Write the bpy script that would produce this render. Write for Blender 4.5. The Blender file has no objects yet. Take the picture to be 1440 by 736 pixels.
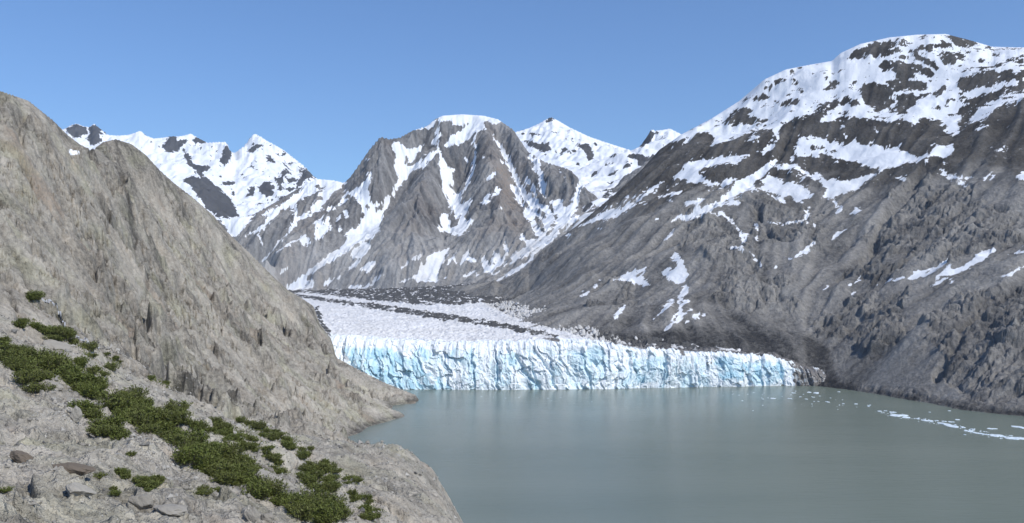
import bpy, bmesh, math, random
import numpy as np
from mathutils import Vector, Euler, Matrix

# ------------------------------------------------------------------ survey
# metres; the eye stands 110 m above the fjord and looks along +Y.
F, EYE, HY = 1247.0, 110.0, 425.0          # focal length in survey units, eye height, horizon row
rng = np.random.default_rng(7)
random.seed(7)
f32 = np.float32

def at(px, py, Y):
    return ((px - 720.0) / F * Y, Y, EYE - (py - HY) / F * Y)

def bearing(X, Y, Z):
    return 720.0 + F * X / Y, HY - F * (Z - EYE) / Y

scene = bpy.context.scene
col = scene.collection

# ------------------------------------------------------------------ noise
PERM = rng.permutation(256).astype(np.int32)
PERM2 = np.concatenate([PERM, PERM])
ANG = rng.random(256) * 2 * np.pi
GX, GY = np.cos(ANG).astype(f32), np.sin(ANG).astype(f32)

def perlin(x, y, seed=0):
    x = np.asarray(x, f32) + f32(seed * 17.31); y = np.asarray(y, f32) + f32(seed * 41.77)
    xf = np.floor(x); yf = np.floor(y)
    xi = xf.astype(np.int32) & 255; yi = yf.astype(np.int32) & 255
    fx = x - xf; fy = y - yf
    u = fx * fx * fx * (fx * (fx * 6 - 15) + 10); v = fy * fy * fy * (fy * (fy * 6 - 15) + 10)
    x1 = (xi + 1) & 255; y1 = (yi + 1) & 255
    pa = PERM[xi]; pb = PERM[x1]
    aa = PERM2[pa + yi]; ab = PERM2[pa + y1]; ba = PERM2[pb + yi]; bb = PERM2[pb + y1]
    n00 = GX[aa] * fx + GY[aa] * fy
    n10 = GX[ba] * (fx - 1) + GY[ba] * fy
    n01 = GX[ab] * fx + GY[ab] * (fy - 1)
    n11 = GX[bb] * (fx - 1) + GY[bb] * (fy - 1)
    a = n00 + u * (n10 - n00); b = n01 + u * (n11 - n01)
    return (a + v * (b - a)) * f32(1.5)

def fbm(x, y, lam, octaves=4, seed=0, gain=0.5, ridged=False):
    s = 0; amp = 1.0; tot = 0.0; fr = 1.0 / lam
    for k in range(octaves):
        n = perlin(x * fr, y * fr, seed + k * 3)
        if ridged:
            n = 1 - 2 * np.abs(n)
        s = s + amp * n; tot += amp; amp *= gain; fr *= 2.03
    return s / f32(tot)

def cells(x, y, seed=0):
    """nearest cell seed: returns distance, offset x, offset y, random a, b, c of the cell"""
    x = np.asarray(x, f32); y = np.asarray(y, f32)
    xf = np.floor(x).astype(np.int32); yf = np.floor(y).astype(np.int32)
    best = np.full(x.shape, 9.0, f32)
    out = [np.zeros(x.shape, f32) for _ in range(5)]
    for dx in (-1, 0, 1):
        for dy in (-1, 0, 1):
            cx = xf + dx; cy = yf + dy
            h = PERM2[PERM[(cx + seed * 7) & 255] + ((cy + seed * 13) & 255)]
            h2 = PERM2[h + ((cx * 5 + 17) & 255)]
            h3 = PERM2[h2 + ((cy * 3 + 71) & 255)]
            h4 = PERM2[h3 + ((cx + cy) & 255)]
            sx = cx + h / f32(256); sy = cy + h2 / f32(256)
            ox = x - sx; oy = y - sy
            d = ox * ox + oy * oy
            m = d < best
            best = np.where(m, d, best)
            for a, val in zip(out, (ox, oy, h3 / f32(255), h4 / f32(255), h / f32(255))):
                np.copyto(a, np.broadcast_to(val, a.shape).astype(f32), where=m)
    return (np.sqrt(best), *out)

def sstep(a, b, x):
    t = np.clip((x - a) / (b - a), 0, 1)
    return t * t * (3 - 2 * t)

# ------------------------------------------------------------------ mapped patches (snow, debris, rock types)
MW, MH, MX0 = 1560, 760, 60       # map covers bearings -60 .. 1500
class PatchMap:
    def __init__(self, base=0.0):
        self.a = np.full((MH, MW), base, f32)
    def poly(self, pts, val=1.0):
        p = np.array(pts, float); p[:, 0] += MX0
        x0, y0 = np.floor(p.min(0)).astype(int) - 1; x1, y1 = np.ceil(p.max(0)).astype(int) + 2
        x0 = max(x0, 0); y0 = max(y0, 0); x1 = min(x1, MW); y1 = min(y1, MH)
        if x1 <= x0 or y1 <= y0: return
        ss = 3
        gx = (np.arange((x1 - x0) * ss) + .5) / ss + x0
        gy = (np.arange((y1 - y0) * ss) + .5) / ss + y0
        XX, YY = np.meshgrid(gx, gy)
        ins = np.zeros(XX.shape, bool)
        n = len(p)
        for i in range(n):
            xa, ya = p[i]; xb, yb = p[(i + 1) % n]
            if ya == yb: continue
            c = ((ya > YY) != (yb > YY)) & (XX < (xb - xa) * (YY - ya) / (yb - ya) + xa)
            ins ^= c
        cov = ins.reshape(y1 - y0, ss, x1 - x0, ss).mean((1, 3)).astype(f32)
        s = self.a[y0:y1, x0:x1]
        s += (val - s) * cov
    def stroke(self, pts, w, val=1.0):
        p = np.array(pts, float); p[:, 0] += MX0
        ws = np.linspace(w[0], w[1], len(p)) if isinstance(w, tuple) else np.full(len(p), w, float)
        m = ws.max() + 2
        x0, y0 = np.floor(p.min(0) - m).astype(int); x1, y1 = np.ceil(p.max(0) + m).astype(int)
        x0 = max(x0, 0); y0 = max(y0, 0); x1 = min(x1, MW); y1 = min(y1, MH)
        if x1 <= x0 or y1 <= y0: return
        XX, YY = np.meshgrid(np.arange(x0, x1) + .5, np.arange(y0, y1) + .5)
        cov = np.zeros(XX.shape)
        for i in range(len(p) - 1):
            d = p[i + 1] - p[i]; L2 = (d ** 2).sum() + 1e-9
            t = np.clip(((XX - p[i, 0]) * d[0] + (YY - p[i, 1]) * d[1]) / L2, 0, 1)
            dist = np.hypot(XX - p[i, 0] - t * d[0], YY - p[i, 1] - t * d[1])
            ww = ws[i] + t * (ws[i + 1] - ws[i])
            cov = np.maximum(cov, np.clip(ww / 2 - dist + .5, 0, 1))
        s = self.a[y0:y1, x0:x1]
        s += (val - s) * cov.astype(f32)
    def blur(self, n=1):
        for _ in range(n):
            a = self.a
            a = (np.roll(a, 1, 0) + 2 * a + np.roll(a, -1, 0)) / 4
            self.a = (np.roll(a, 1, 1) + 2 * a + np.roll(a, -1, 1)) / 4
        return self
    def copy(self):
        m = PatchMap(); m.a = self.a.copy(); return m
    def get(self, px, py):
        return bilin(self.a, np.clip(px + MX0 - .5, 0, MW - 1.01), np.clip(py - .5, 0, MH - 1.01))

def bilin(a, x, y):
    xi = np.clip(x.astype(np.int32), 0, a.shape[1] - 2); yi = np.clip(y.astype(np.int32), 0, a.shape[0] - 2)
    fx = (x - xi).astype(f32); fy = (y - yi).astype(f32)
    i = yi * a.shape[1] + xi
    r = a.ravel(); w = a.shape[1]
    p = r[i]; q = r[i + 1]; s = r[i + w]; t = r[i + w + 1]
    top = p + fx * (q - p); bot = s + fx * (t - s)
    return top + fy * (bot - top)

def bspline(a, x, y):
    """smooth cubic sampling"""
    xi = x.astype(np.int32); yi = y.astype(np.int32)
    fx = (x - xi).astype(f32); fy = (y - yi).astype(f32)
    def wts(t):
        return ((1 - t) ** 3 / 6, (3 * t ** 3 - 6 * t ** 2 + 4) / 6, (-3 * t ** 3 + 3 * t ** 2 + 3 * t + 1) / 6, t ** 3 / 6)
    wx = wts(fx); wy = wts(fy); h, w = a.shape; r = a.ravel(); out = 0
    for j in range(4):
        yy = np.clip(yi + j - 1, 0, h - 1) * w; row = 0
        for i in range(4):
            row = row + wx[i] * r[yy + np.clip(xi + i - 1, 0, w - 1)]
        out = out + wy[j] * row
    return out

def K(x0, y0, s=3.3467):
    return lambda pts: [(x0 + x / s, y0 + y / s) for x, y in pts]

# ------------------------------------------------------------------ base surfaces through surveyed ridge and gully lines
def densify(lines, step):
    pts = []
    for ln in lines:
        p = [at(*q) for q in ln]
        if len(p) == 1: pts.append(p[0]); continue
        for a, b in zip(p[:-1], p[1:]):
            n = max(1, int(math.ceil(math.dist(a, b) / step)))
            for k in range(n):
                t = k / n
                pts.append(tuple(a[i] + t * (b[i] - a[i]) for i in range(3)))
        pts.append(p[-1])
    return np.array(pts)

class Surface:
    """heights on a regular grid, through the given lines"""
    def __init__(self, lines, extra, bounds, cell, step=90., smooth=2.0, coarse=4):
        P = densify(lines, step)
        if len(extra): P = np.vstack([P, np.array(extra, float)])
        key = np.round(P[:, :2] / 12).astype(int)
        _, u = np.unique(key, axis=0, return_index=True); P = P[np.sort(u)]
        n = len(P)
        D = np.hypot(P[:, None, 0] - P[None, :, 0], P[:, None, 1] - P[None, :, 1])
        A = np.zeros((n + 3, n + 3)); A[:n, :n] = -D + np.eye(n) * smooth * -1.0
        A[:n, n] = 1; A[:n, n + 1:] = P[:, :2] / 1000; A[n:, :n] = A[:n, n:].T
        sol = np.linalg.solve(A, np.concatenate([P[:, 2], np.zeros(3)]))
        x0, x1, y0, y1 = bounds
        self.x0, self.y0, self.c = x0, y0, cell
        nx = int((x1 - x0) / cell) + 1; ny = int((y1 - y0) / cell) + 1
        cx = np.arange(0, nx + coarse, coarse); cy = np.arange(0, ny + coarse, coarse)
        XX, YY = np.meshgrid(x0 + cx * cell, y0 + cy * cell)
        Z = np.empty(XX.shape)
        for r in range(XX.shape[0]):
            d = np.hypot(XX[r][:, None] - P[None, :, 0], YY[r][:, None] - P[None, :, 1])
            Z[r] = -d @ sol[:n] + sol[n] + (XX[r] * sol[n + 1] + YY[r] * sol[n + 2]) / 1000
        gx, gy = np.meshgrid(np.arange(nx) / coarse, np.arange(ny) / coarse)
        self.X, self.Y = np.meshgrid((x0 + np.arange(nx) * cell).astype(f32), (y0 + np.arange(ny) * cell).astype(f32))
        self.Z = bilin(Z.astype(f32), gx, gy)
        self.layers = {}
    def warp(self, amp, lam, seed):
        dx = fbm(self.X, self.Y, lam, 4, seed) * amp; dy = fbm(self.X, self.Y, lam, 4, seed + 50) * amp
        self.Z = bilin(self.Z, (self.X + dx - self.x0) / self.c, (self.Y + dy - self.y0) / self.c)
    def flow(self, length=30, seed=1, coarse=1.0, blur=3):
        """streaks that follow the fall line of the slope"""
        z = self.Z
        for _ in range(blur):
            z = (np.roll(z, 1, 0) + z + np.roll(z, -1, 0)) / 3; z = (np.roll(z, 1, 1) + z + np.roll(z, -1, 1)) / 3
        gy, gx = np.gradient(z); g = np.hypot(gx, gy) + 1e-6
        gx = (gx / g).astype(f32); gy = (gy / g).astype(f32)
        r = np.random.default_rng(seed)
        n = r.standard_normal((int(z.shape[0] / coarse) + 2, int(z.shape[1] / coarse) + 2)).astype(f32)
        ix, iy = np.meshgrid(np.arange(z.shape[1], dtype=f32), np.arange(z.shape[0], dtype=f32))
        acc = np.zeros(z.shape, f32)
        lim_x, lim_y = z.shape[1] - 1.01, z.shape[0] - 1.01
        for sgn in (1, -1):
            x, y = ix.copy(), iy.copy()
            for k in range(length):
                xi = x.astype(np.int32); yi = y.astype(np.int32)
                acc += bilin(n, x / coarse, y / coarse) * (1 - k / length)
                x = np.clip(x + sgn * gx[yi, xi], 0, lim_x); y = np.clip(y + sgn * gy[yi, xi], 0, lim_y)
        acc -= acc.mean(); acc /= acc.std() + 1e-6
        return acc
    def sample(self, a, X, Y, cubic=False):
        x = np.clip((X - self.x0) / self.c, 0, a.shape[1] - 1.01); y = np.clip((Y - self.y0) / self.c, 0, a.shape[0] - 1.01)
        return bspline(a, x, y) if cubic else bilin(a, x, y)

def fan(p0, p1, dp, Y0, Y1, dl):
    """ground points spread finer near the eye, coarser far away"""
    t = ((np.arange(p0, p1 + dp, dp) - 720) / F).astype(f32)
    Y = np.exp(np.arange(math.log(Y0), math.log(Y1) + dl, dl)).astype(f32)
    YY = np.repeat(Y[:, None], len(t), 1); XX = YY * t[None, :]
    return XX, YY

def sheet(name, X, Y, Z, keep, attrs, mat):
    """one terrain mesh from gridded points; keep = which points belong"""
    h, w = X.shape
    fk = keep[:-1, :-1] & keep[1:, :-1] & keep[:-1, 1:] & keep[1:, 1:]
    j, i = np.nonzero(fk)
    q = np.stack([j * w + i, j * w + i + 1, (j + 1) * w + i + 1, (j + 1) * w + i], 1)
    used = np.zeros(h * w, bool); used[q.ravel()] = True
    new = np.cumsum(used) - 1
    co = np.stack([X.ravel()[used], Y.ravel()[used], Z.ravel()[used]], 1).astype(f32)
    return raw_mesh(name, co, new[q].astype(np.int32), {k: v.ravel()[used] for k, v in attrs.items()}, mat)

def raw_mesh(name, co, quads, attrs, mat, parent=None, smooth=True):
    me = bpy.data.meshes.new(name)
    k = quads.shape[1]
    me.vertices.add(len(co)); me.vertices.foreach_set('co', np.ascontiguousarray(co, f32).ravel())
    me.loops.add(quads.size); me.loops.foreach_set('vertex_index', np.ascontiguousarray(quads, np.int32).ravel())
    me.polygons.add(len(quads)); me.polygons.foreach_set('loop_start', np.arange(0, quads.size, k, dtype=np.int32))
    me.update(calc_edges=True)
    if smooth: me.shade_smooth()
    else: me.shade_flat()
    for n, v in attrs.items():
        a = me.attributes.new(n, 'FLOAT', 'POINT'); a.data.foreach_set('value', np.ascontiguousarray(v, f32))
    if mat: me.materials.append(mat)
    o = bpy.data.objects.new(name, me); col.objects.link(o)
    if parent: o.parent = parent
    return o

def tag(o, label=None, cat=None, group=None, kind=None):
    if label: o['label'] = label
    if cat: o['category'] = cat
    if group: o['group'] = group
    if kind: o['kind'] = kind
    return o

def empty(name, loc):
    o = bpy.data.objects.new(name, None); o.location = loc; o.empty_display_size = 1; col.objects.link(o); return o

# ------------------------------------------------------------------ material helper
class NT:
    def __init__(self, name):
        self.m = bpy.data.materials.new(name); self.m.use_nodes = True
        self.t = self.m.node_tree; self.n = self.t.nodes; self.n.clear()
        self.out = self.add('ShaderNodeOutputMaterial'); self.b = self.add('ShaderNodeBsdfPrincipled')
        self.link(self.b.outputs[0], self.out.inputs[0])
    def add(self, typ, **kw):
        x = self.n.new(typ)
        for k, v in kw.items(): setattr(x, k, v)
        return x
    def link(self, a, b): self.t.links.new(a, b)
    def val(self, sock, v):
        if hasattr(v, 'is_linked') or isinstance(v, bpy.types.NodeSocket): self.link(v, sock)
        else: sock.default_value = v
    def attr(self, name):
        return self.add('ShaderNodeAttribute', attribute_name=name).outputs['Fac']
    def pos(self):
        return self.add('ShaderNodeTexCoord').outputs['Object']
    def noise(self, scale, detail=4, rough=.55, vec=None, stretch=None, dist=0.0):
        v = vec or self.pos()
        if stretch:
            mp = self.add('ShaderNodeMapping'); mp.inputs['Scale'].default_value = stretch
            self.link(v, mp.inputs['Vector']); v = mp.outputs[0]
        x = self.add('ShaderNodeTexNoise'); self.link(v, x.inputs['Vector'])
        x.inputs['Scale'].default_value = scale; x.inputs['Detail'].default_value = detail
        x.inputs['Roughness'].default_value = rough; x.inputs['Distortion'].default_value = dist
        return x.outputs['Fac']
    def math(self, op, a, b=0.0, clamp=False):
        x = self.add('ShaderNodeMath', operation=op); x.use_clamp = clamp
        self.val(x.inputs[0], a); self.val(x.inputs[1], b); return x.outputs[0]
    def remap(self, v, a, b, c=0.0, d=1.0, smooth=False):
        x = self.add('ShaderNodeMapRange'); x.clamp = True
        if smooth: x.interpolation_type = 'SMOOTHSTEP'
        self.val(x.inputs[0], v)
        for i, q in zip((1, 2, 3, 4), (a, b, c, d)): x.inputs[i].default_value = q
        return x.outputs[0]
    def mix(self, f, a, b, blend='MIX'):
        x = self.add('ShaderNodeMix', data_type='RGBA', blend_type=blend)
        self.val(x.inputs[0], f)
        for s, v in ((x.inputs[6], a), (x.inputs[7], b)):
            if isinstance(v, tuple): s.default_value = (*v, 1)
            else: self.link(v, s)
        return x.outputs[2]
    def bump(self, h, strength, dist, prev=None):
        x = self.add('ShaderNodeBump'); x.inputs['Strength'].default_value = strength; x.inputs['Distance'].default_value = dist
        self.link(h, x.inputs['Height'])
        if prev: self.link(prev, x.inputs['Normal'])
        return x.outputs[0]
# ------------------------------------------------------------------ materials of the land
def rock_material(name, dark, light, warm, scale=0.05, bump=1.0, snow_edge=.10, stretch=(1, 1, 1), speck=.5, tint=None):
    k = NT(name)
    tone = k.attr('tone'); wm = k.attr('warm')
    n1 = k.noise(scale, 6, .62, stretch=stretch)
    n2 = k.noise(scale * 7.3, 5, .65, stretch=stretch)
    n3 = k.noise(scale * 41, 3, .6)
    t = k.math('ADD', tone, k.math('MULTIPLY', k.math('SUBTRACT', n1, .5), .55))
    t = k.math('ADD', t, k.math('MULTIPLY', k.math('SUBTRACT', n2, .5), .75 * speck))
    t = k.math('ADD', t, k.math('MULTIPLY', k.math('SUBTRACT', n3, .5), .5 * speck), True)
    c = k.mix(t, dark, light)
    c = k.mix(k.math('MULTIPLY', wm, k.remap(n2, .3, .7), True), c, warm)
    tn = k.noise(scale * .55, 3, .6)
    if tint: c = k.mix(k.remap(tn, .50, .68), k.mix(k.remap(tn, .5, .32), c, tint[0], 'MULTIPLY'), tint[1], 'MULTIPLY')
    s = k.math('ADD', k.attr('snow'), k.math('MULTIPLY', k.math('SUBTRACT', n2, .5), .25))
    s = k.remap(s, .5 - snow_edge, .5 + snow_edge, smooth=True)
    dirt = k.math('MULTIPLY', k.attr('dirt'), k.remap(n1, .35, .65), True)
    sc = k.mix(dirt, (.75, .775, .81), (.50, .475, .43))
    k.val(k.b.inputs['Base Color'], k.mix(s, c, sc))
    k.val(k.b.inputs['Roughness'], .92); k.b.inputs['Specular IOR Level'].default_value = .15
    h = k.math('ADD', k.math('MULTIPLY', n2, 1.0), k.math('MULTIPLY', n3, .35))
    inv = k.math('SUBTRACT', 1.0, k.math('MULTIPLY', s, .6))
    b = k.add('ShaderNodeBump'); b.inputs['Distance'].default_value = bump
    k.link(inv, b.inputs['Strength']); k.link(h, b.inputs['Height']); k.link(b.outputs[0], k.b.inputs['Normal'])
    return k.m

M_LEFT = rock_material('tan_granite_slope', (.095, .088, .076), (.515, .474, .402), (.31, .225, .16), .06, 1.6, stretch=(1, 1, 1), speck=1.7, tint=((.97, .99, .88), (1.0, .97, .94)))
M_RIGHT = rock_material('grey_slate_slope', (.042, .042, .043), (.315, .303, .282), (.044, .036, .027), .026, 4, stretch=(1, 1, .6), speck=1.4)
M_MID = rock_material('grey_banded_rock', (.078, .077, .079), (.36, .355, .345), (.26, .205, .16), .014, 5, stretch=(1, 1, .5), speck=1.2)
M_FAR = rock_material('far_dark_rock', (.040, .042, .048), (.12, .12, .12), (.12, .10, .08), .006, 8.0, speck=.5)

# ------------------------------------------------------------------ mapped snow of the right mountain
SN = PatchMap(0)
G = K(960, 40); R = K(1140, 40); I = K(960, 200); J = K(1140, 200); L = K(760, 330); E = K(760, 160); D = K(560, 250); C = K(560, 150); B = K(300, 200); A = K(80, 160)
def S(k, pts, v=1.0): SN.poly(k(pts), v)
def T(k, pts, w, v=1.0):
    p = np.array(k(pts), float); L_ = np.concatenate([[0], np.cumsum(np.hypot(*np.diff(p, axis=0).T))]); t = np.linspace(0, L_[-1], 12)
    q = np.stack([np.interp(t, L_, p[:, 0]), np.interp(t, L_, p[:, 1])], 1)
    w0, w1 = w if isinstance(w, tuple) else (w, w); sc_ = .42 if max(w0, w1) > 4 else 1
    for i in range(11):
        u = i / 11; pr = lambda u: .35 + .65 * math.sin(math.pi * min(max(u, .02), .98)) ** .6
        SN.stroke([q[i], q[i + 1]], ((w0 + (w1 - w0) * u) * pr(u) * sc_, (w0 + (w1 - w0) * (u + 1 / 11)) * pr(u + 1 / 11) * sc_), v)
S(G, [(-60,540),(-60,420),(300,200),(500,100),(1000,-60),(1800,-60),(1800,200),(1606,330),(1500,380),(1402,480),(1292,500),(1252,500),(1162,470),(1032,430),(942,440),(872,430),(782,410),(662,440),(640,437),(700,395),(600,400),(520,420),(510,440),(480,435),(460,480),(452,532),(430,500),(420,475),(340,480),(250,520),(135,550),(150,520),(120,490),(60,500),(0,520)])
for q in ([(185,450),(240,385),(290,375),(335,385),(300,410),(340,420),(415,432),(380,445),(300,455),(215,462)],
          [(330,330),(380,308),(410,320),(395,335),(350,340)], [(440,345),(500,335),(555,330),(550,370),(520,360),(470,372),(445,368)],
          [(380,285),(420,255),(425,280),(405,300)], [(430,240),(470,232),(482,245),(450,268),(432,265)], [(497,210),(515,192),(532,212),(515,225)],
          [(540,185),(565,180),(560,200)], [(675,290),(690,260),(720,243),(740,262),(715,285)], [(700,215),(720,197),(715,220)],
          [(725,215),(745,192),(768,190),(750,205)], [(660,235),(685,218),(682,235)], [(545,290),(560,285),(575,305),(548,305)],
          [(265,352),(300,318),(312,330)], [(60,470),(85,452),(92,462)], [(20,490),(45,470),(60,475)], [(410,345),(440,340),(430,352)], [(505,268),(530,265),(525,273)],
          [(540,360),(545,345),(552,372)], [(620,385),(690,345),(780,320),(840,350),(835,365),(782,362),(720,370),(690,392),(650,398)]):
    S(G, q, 0)
for q in ([(160,150),(200,110),(270,85),(300,65),(380,60),(455,42),(430,70),(380,100),(340,120),(300,140),(270,110),(250,145),(215,140),(180,150)],
          [(505,90),(540,72),(590,70),(620,55),(665,75),(660,92),(610,100),(590,95),(560,110),(520,100)],
          [(605,130),(620,108),(680,115),(735,120),(725,140),(690,150),(660,175),(640,180),(615,150)],
          [(465,105),(490,100),(520,130),(560,140),(605,185),(590,195),(540,165),(500,150),(480,125)],
          [(410,130),(435,120),(465,135),(450,148),(420,145)],
          [(310,185),(345,155),(400,150),(450,165),(490,160),(560,190),(585,215),(570,230),(520,210),(495,215),(490,240),(460,235),(430,245),(395,230),(400,205),(350,195)],
          [(345,240),(400,245),(440,235),(480,250),(520,245),(548,265),(540,285),(500,292),(440,290),(400,300),(370,275)],
          [(235,275),(270,255),(320,260),(365,275),(390,290),(385,330),(400,350),(350,380),(310,388),(260,365),(240,320)],
          [(375,395),(420,345),(400,320),(440,310),(500,320),(560,305),(590,290),(640,265),(635,295),(600,320),(540,325),(495,335),(500,360),(460,375),(445,400),(400,400)],
          [(190,255),(220,235),(240,230),(225,265)], [(75,285),(90,258),(120,243),(138,262),(112,285)], [(560,380),(590,360),(625,365),(610,380)],
          [(635,350),(640,330),(680,325),(680,350),(650,355)], [(115,410),(150,383),(185,390),(180,405)],
          [(690,270),(700,235),(770,220),(820,190),(880,205),(960,190),(940,225),(880,260),(850,280),(810,270),(770,285),(720,300),(705,350),(695,310)],
          [(670,410),(690,385),(750,355),(800,360),(770,380),(785,395),(740,430),(715,435),(705,405)],
          [(830,185),(900,165),(925,175),(870,185)], [(845,130),(890,115),(895,125),(860,135)], [(890,150),(1000,140),(1004,165),(950,160)], [(785,150),(810,140),(830,152),(800,160)],
          [(640,35),(720,30),(780,60),(790,75),(740,90),(680,80),(660,50)], [(800,80),(850,85),(840,95)], [(890,95),(960,92),(970,105),(910,100)], [(500,40),(540,30),(555,45),(520,52)],
          [(690,440),(730,425),(800,440),(860,380),(1010,330),(1100,300),(1100,420),(700,500)],
          [(720,345),(830,310),(900,280),(1010,255),(1010,285),(940,300),(880,330),(800,365),(770,372)], [(905,240),(950,215),(1010,195),(1010,230),(940,262)],
          [(500,430),(560,415),(640,455),(640,470),(600,500),(540,490),(500,460)]):
    S(R, q, 0)
for q in ([(700,470),(800,425),(850,400),(800,435)], [(780,470),(860,450),(850,462),(790,478)], [(900,350),(1004,300),(1004,325),(920,365)], [(870,275),(960,235),(965,250),(880,290)],
          [(0,510),(60,520),(100,540),(165,555),(200,520),(240,545),(290,555),(310,540),(350,570),(400,560),(440,580),(480,600),(500,575),(480,610),(560,595),(600,545),(610,560),(670,545),(675,575),(630,610),(560,600),(500,630),(440,640),(400,650),(330,670),(280,655),(240,640),(180,620),(120,610),(60,600),(-60,605),(-60,520)],
          [(295,465),(320,490),(330,500),(310,490)], [(145,455),(160,455),(158,470)], [(155,500),(172,500),(170,515)]):
    S(R, q)
for q in ([(0,555),(50,545),(60,565),(20,575)], [(60,575),(120,570),(130,585),(80,590)], [(30,590),(90,595),(100,610),(40,605)], [(440,560),(520,520),(580,500),(640,500),(600,540),(560,590),(490,605)]):
    S(R, q, 0)
S(R, [(480,610),(560,595),(600,545),(610,560),(670,545),(675,575),(630,610),(560,600),(500,630)])
for q in ([(430,115),(490,100),(560,120),(590,150),(640,150),(690,180),(710,160),(720,180),(790,175),(850,160),(930,145),(900,165),(860,190),(800,230),(740,250),(700,260),(650,255),(690,230),(660,200),(610,170),(560,140),(500,115),(450,125)],
          [(365,180),(400,155),(440,170),(450,190),(520,190),(580,220),(620,245),(600,265),(560,270),(570,290),(530,280),(500,250),(440,240),(400,230),(350,215),(390,200)],
          [(780,335),(815,308),(848,325),(820,335)], [(615,385),(632,385),(625,412)],
          [(0,380),(0,350),(80,310),(170,280),(210,230),(250,190),(330,150),(400,100),(465,62),(440,100),(380,160),(300,215),(230,270),(170,300),(90,330),(40,365)],
          [(0,110),(60,80),(130,85),(270,60),(310,62),(260,80),(180,95),(100,110),(50,150),(90,155),(70,190),(20,185),(0,160)],
          [(110,210),(190,190),(270,160),(290,165),(230,190),(150,210)], [(225,85),(265,80),(260,105),(235,105)], [(365,45),(400,15),(430,12),(420,35),(385,58)],
          [(0,285),(60,275),(110,270),(60,295),(10,295)], [(270,430),(305,430),(300,470),(280,475)], [(440,262),(470,265),(490,290),(460,280)],
          [(485,560),(560,515),(620,465),(628,475),(570,520),(510,555)], [(545,545),(590,505),(640,488),(600,515),(560,542)],
          [(770,680),(840,630),(835,650),(790,680)], [(775,720),(815,697),(825,700),(790,720)]):
    S(I, q)
S(G, [(300,530),(330,505),(380,505),(350,520)])
for p, w in (([(575,290),(595,325),(580,365)], 9), ([(395,375),(470,383),(540,375),(600,382)], 6), ([(715,265),(720,300),(745,312),(715,335)], 10), ([(120,340),(185,338),(215,360),(270,415)], 9), ([(345,380),(352,420)], 10),
             ([(350,440),(350,465)], 9), ([(225,495),(280,498),(330,530)], 11), ([(333,550),(348,560)], 9), ([(368,565),(368,580)], 7), ([(700,458),(775,408)], 6), ([(430,590),(445,580)], 7), ([(660,697),(690,678)], 6), ([(505,75),(520,80)], 9),
             ([(505,130),(540,160)], 7), ([(210,290),(275,293)], 8)):
    T(I, p, w)
for q in ([(165,535),(250,490),(310,450),(350,410),(330,440),(380,455),(440,420),(510,360),(600,300),(540,355),(470,410),(400,455),(330,490),(260,505),(190,530)],
          [(245,560),(300,520),(280,545)], [(390,400),(405,375),(418,395)], [(545,395),(600,375),(665,365),(660,375),(600,385)], [(665,415),(770,405),(740,425),(690,430)], [(590,410),(630,408),(628,418)], [(600,515),(660,475),(680,475),(640,500)],
          [(670,505),(740,455),(850,410),(900,370),(940,310),(1004,290),(1004,350),(930,380),(850,430),(780,470),(700,500)],
          [(620,300),(700,245),(800,215),(940,195),(970,200),(930,235),(880,235),(800,240),(740,275),(760,300),(830,325),(820,345),(740,325),(680,310),(640,310)], [(840,330),(890,310),(920,300),(915,315),(870,335)],
          [(875,425),(900,405),(950,425),(900,430)], [(470,430),(515,415),(490,432)], [(385,430),(420,415),(400,432)]):
    S(E, q)
for p, w in (([(580,598),(605,575),(630,540)], 7), ([(120,572),(140,568)], 10), ([(540,495),(556,497)], 8)): T(E, p, w)
for q in ([(330,210),(400,185),(440,175),(500,148),(480,175),(440,195),(460,205),(490,175),(490,215),(525,240),(470,238),(410,225),(380,218)], [(565,180),(600,160),(640,150),(645,130),(612,128),(630,80),(670,110),(680,155),(703,190),(670,225),(630,235),(620,200),(600,200)]):
    S(L, q)
for p, w in (([(530,405),(600,330),(625,310)], (6, 16)), ([(650,320),(680,270),(690,240)], 18), ([(615,405),(650,370),(660,335),(695,310)], (7, 10)), ([(580,450),(640,405),(690,365),(720,345)], 9), ([(670,420),(710,400),(745,370)], (5, 14)), ([(750,388),(775,378)], 6), ([(345,400),(400,330)], 11), ([(190,290),(230,268)], 10), ([(245,255),(270,238)], 9), ([(275,215),(310,212)], 7)):
    T(L, p, w)
for q in ([(290,685),(350,655),(420,630),(450,640),(480,610),(540,600),(600,575),(650,540),(640,580),(590,610),(530,640),(480,645),(430,645),(350,665)],
          [(555,685),(600,655),(680,625),(580,635),(640,605),(720,575),(780,530),(830,500),(865,505),(830,545),(770,580),(700,610),(650,640),(600,668)], [(630,680),(660,655),(700,640),(650,670)], [(490,675),(520,668),(515,682)],
          [(910,535),(1004,500),(1050,490),(1050,505),(930,532)], [(870,645),(930,615),(1004,580),(1050,565),(1050,585),(930,625)],
          [(605,155),(630,125),(640,150),(700,165),(715,150),(710,175),(650,170)], [(670,185),(740,190),(740,225),(715,205)], [(800,175),(840,140),(860,130),(830,170)], [(840,175),(875,150),(860,172)], [(620,90),(634,90),(630,112)],
          [(970,155),(1004,148),(1040,150),(1004,172),(975,170)], [(820,55),(900,25),(905,35),(860,48)], [(390,160),(430,148),(450,185),(410,175)], [(720,170),(780,155),(800,160),(730,178)]):
    S(J, q)
SN_RIGHT = SN; SN_RIGHT_V = SN.copy().blur(30); SN_RIGHT_W = SN.copy().blur(5)

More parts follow.
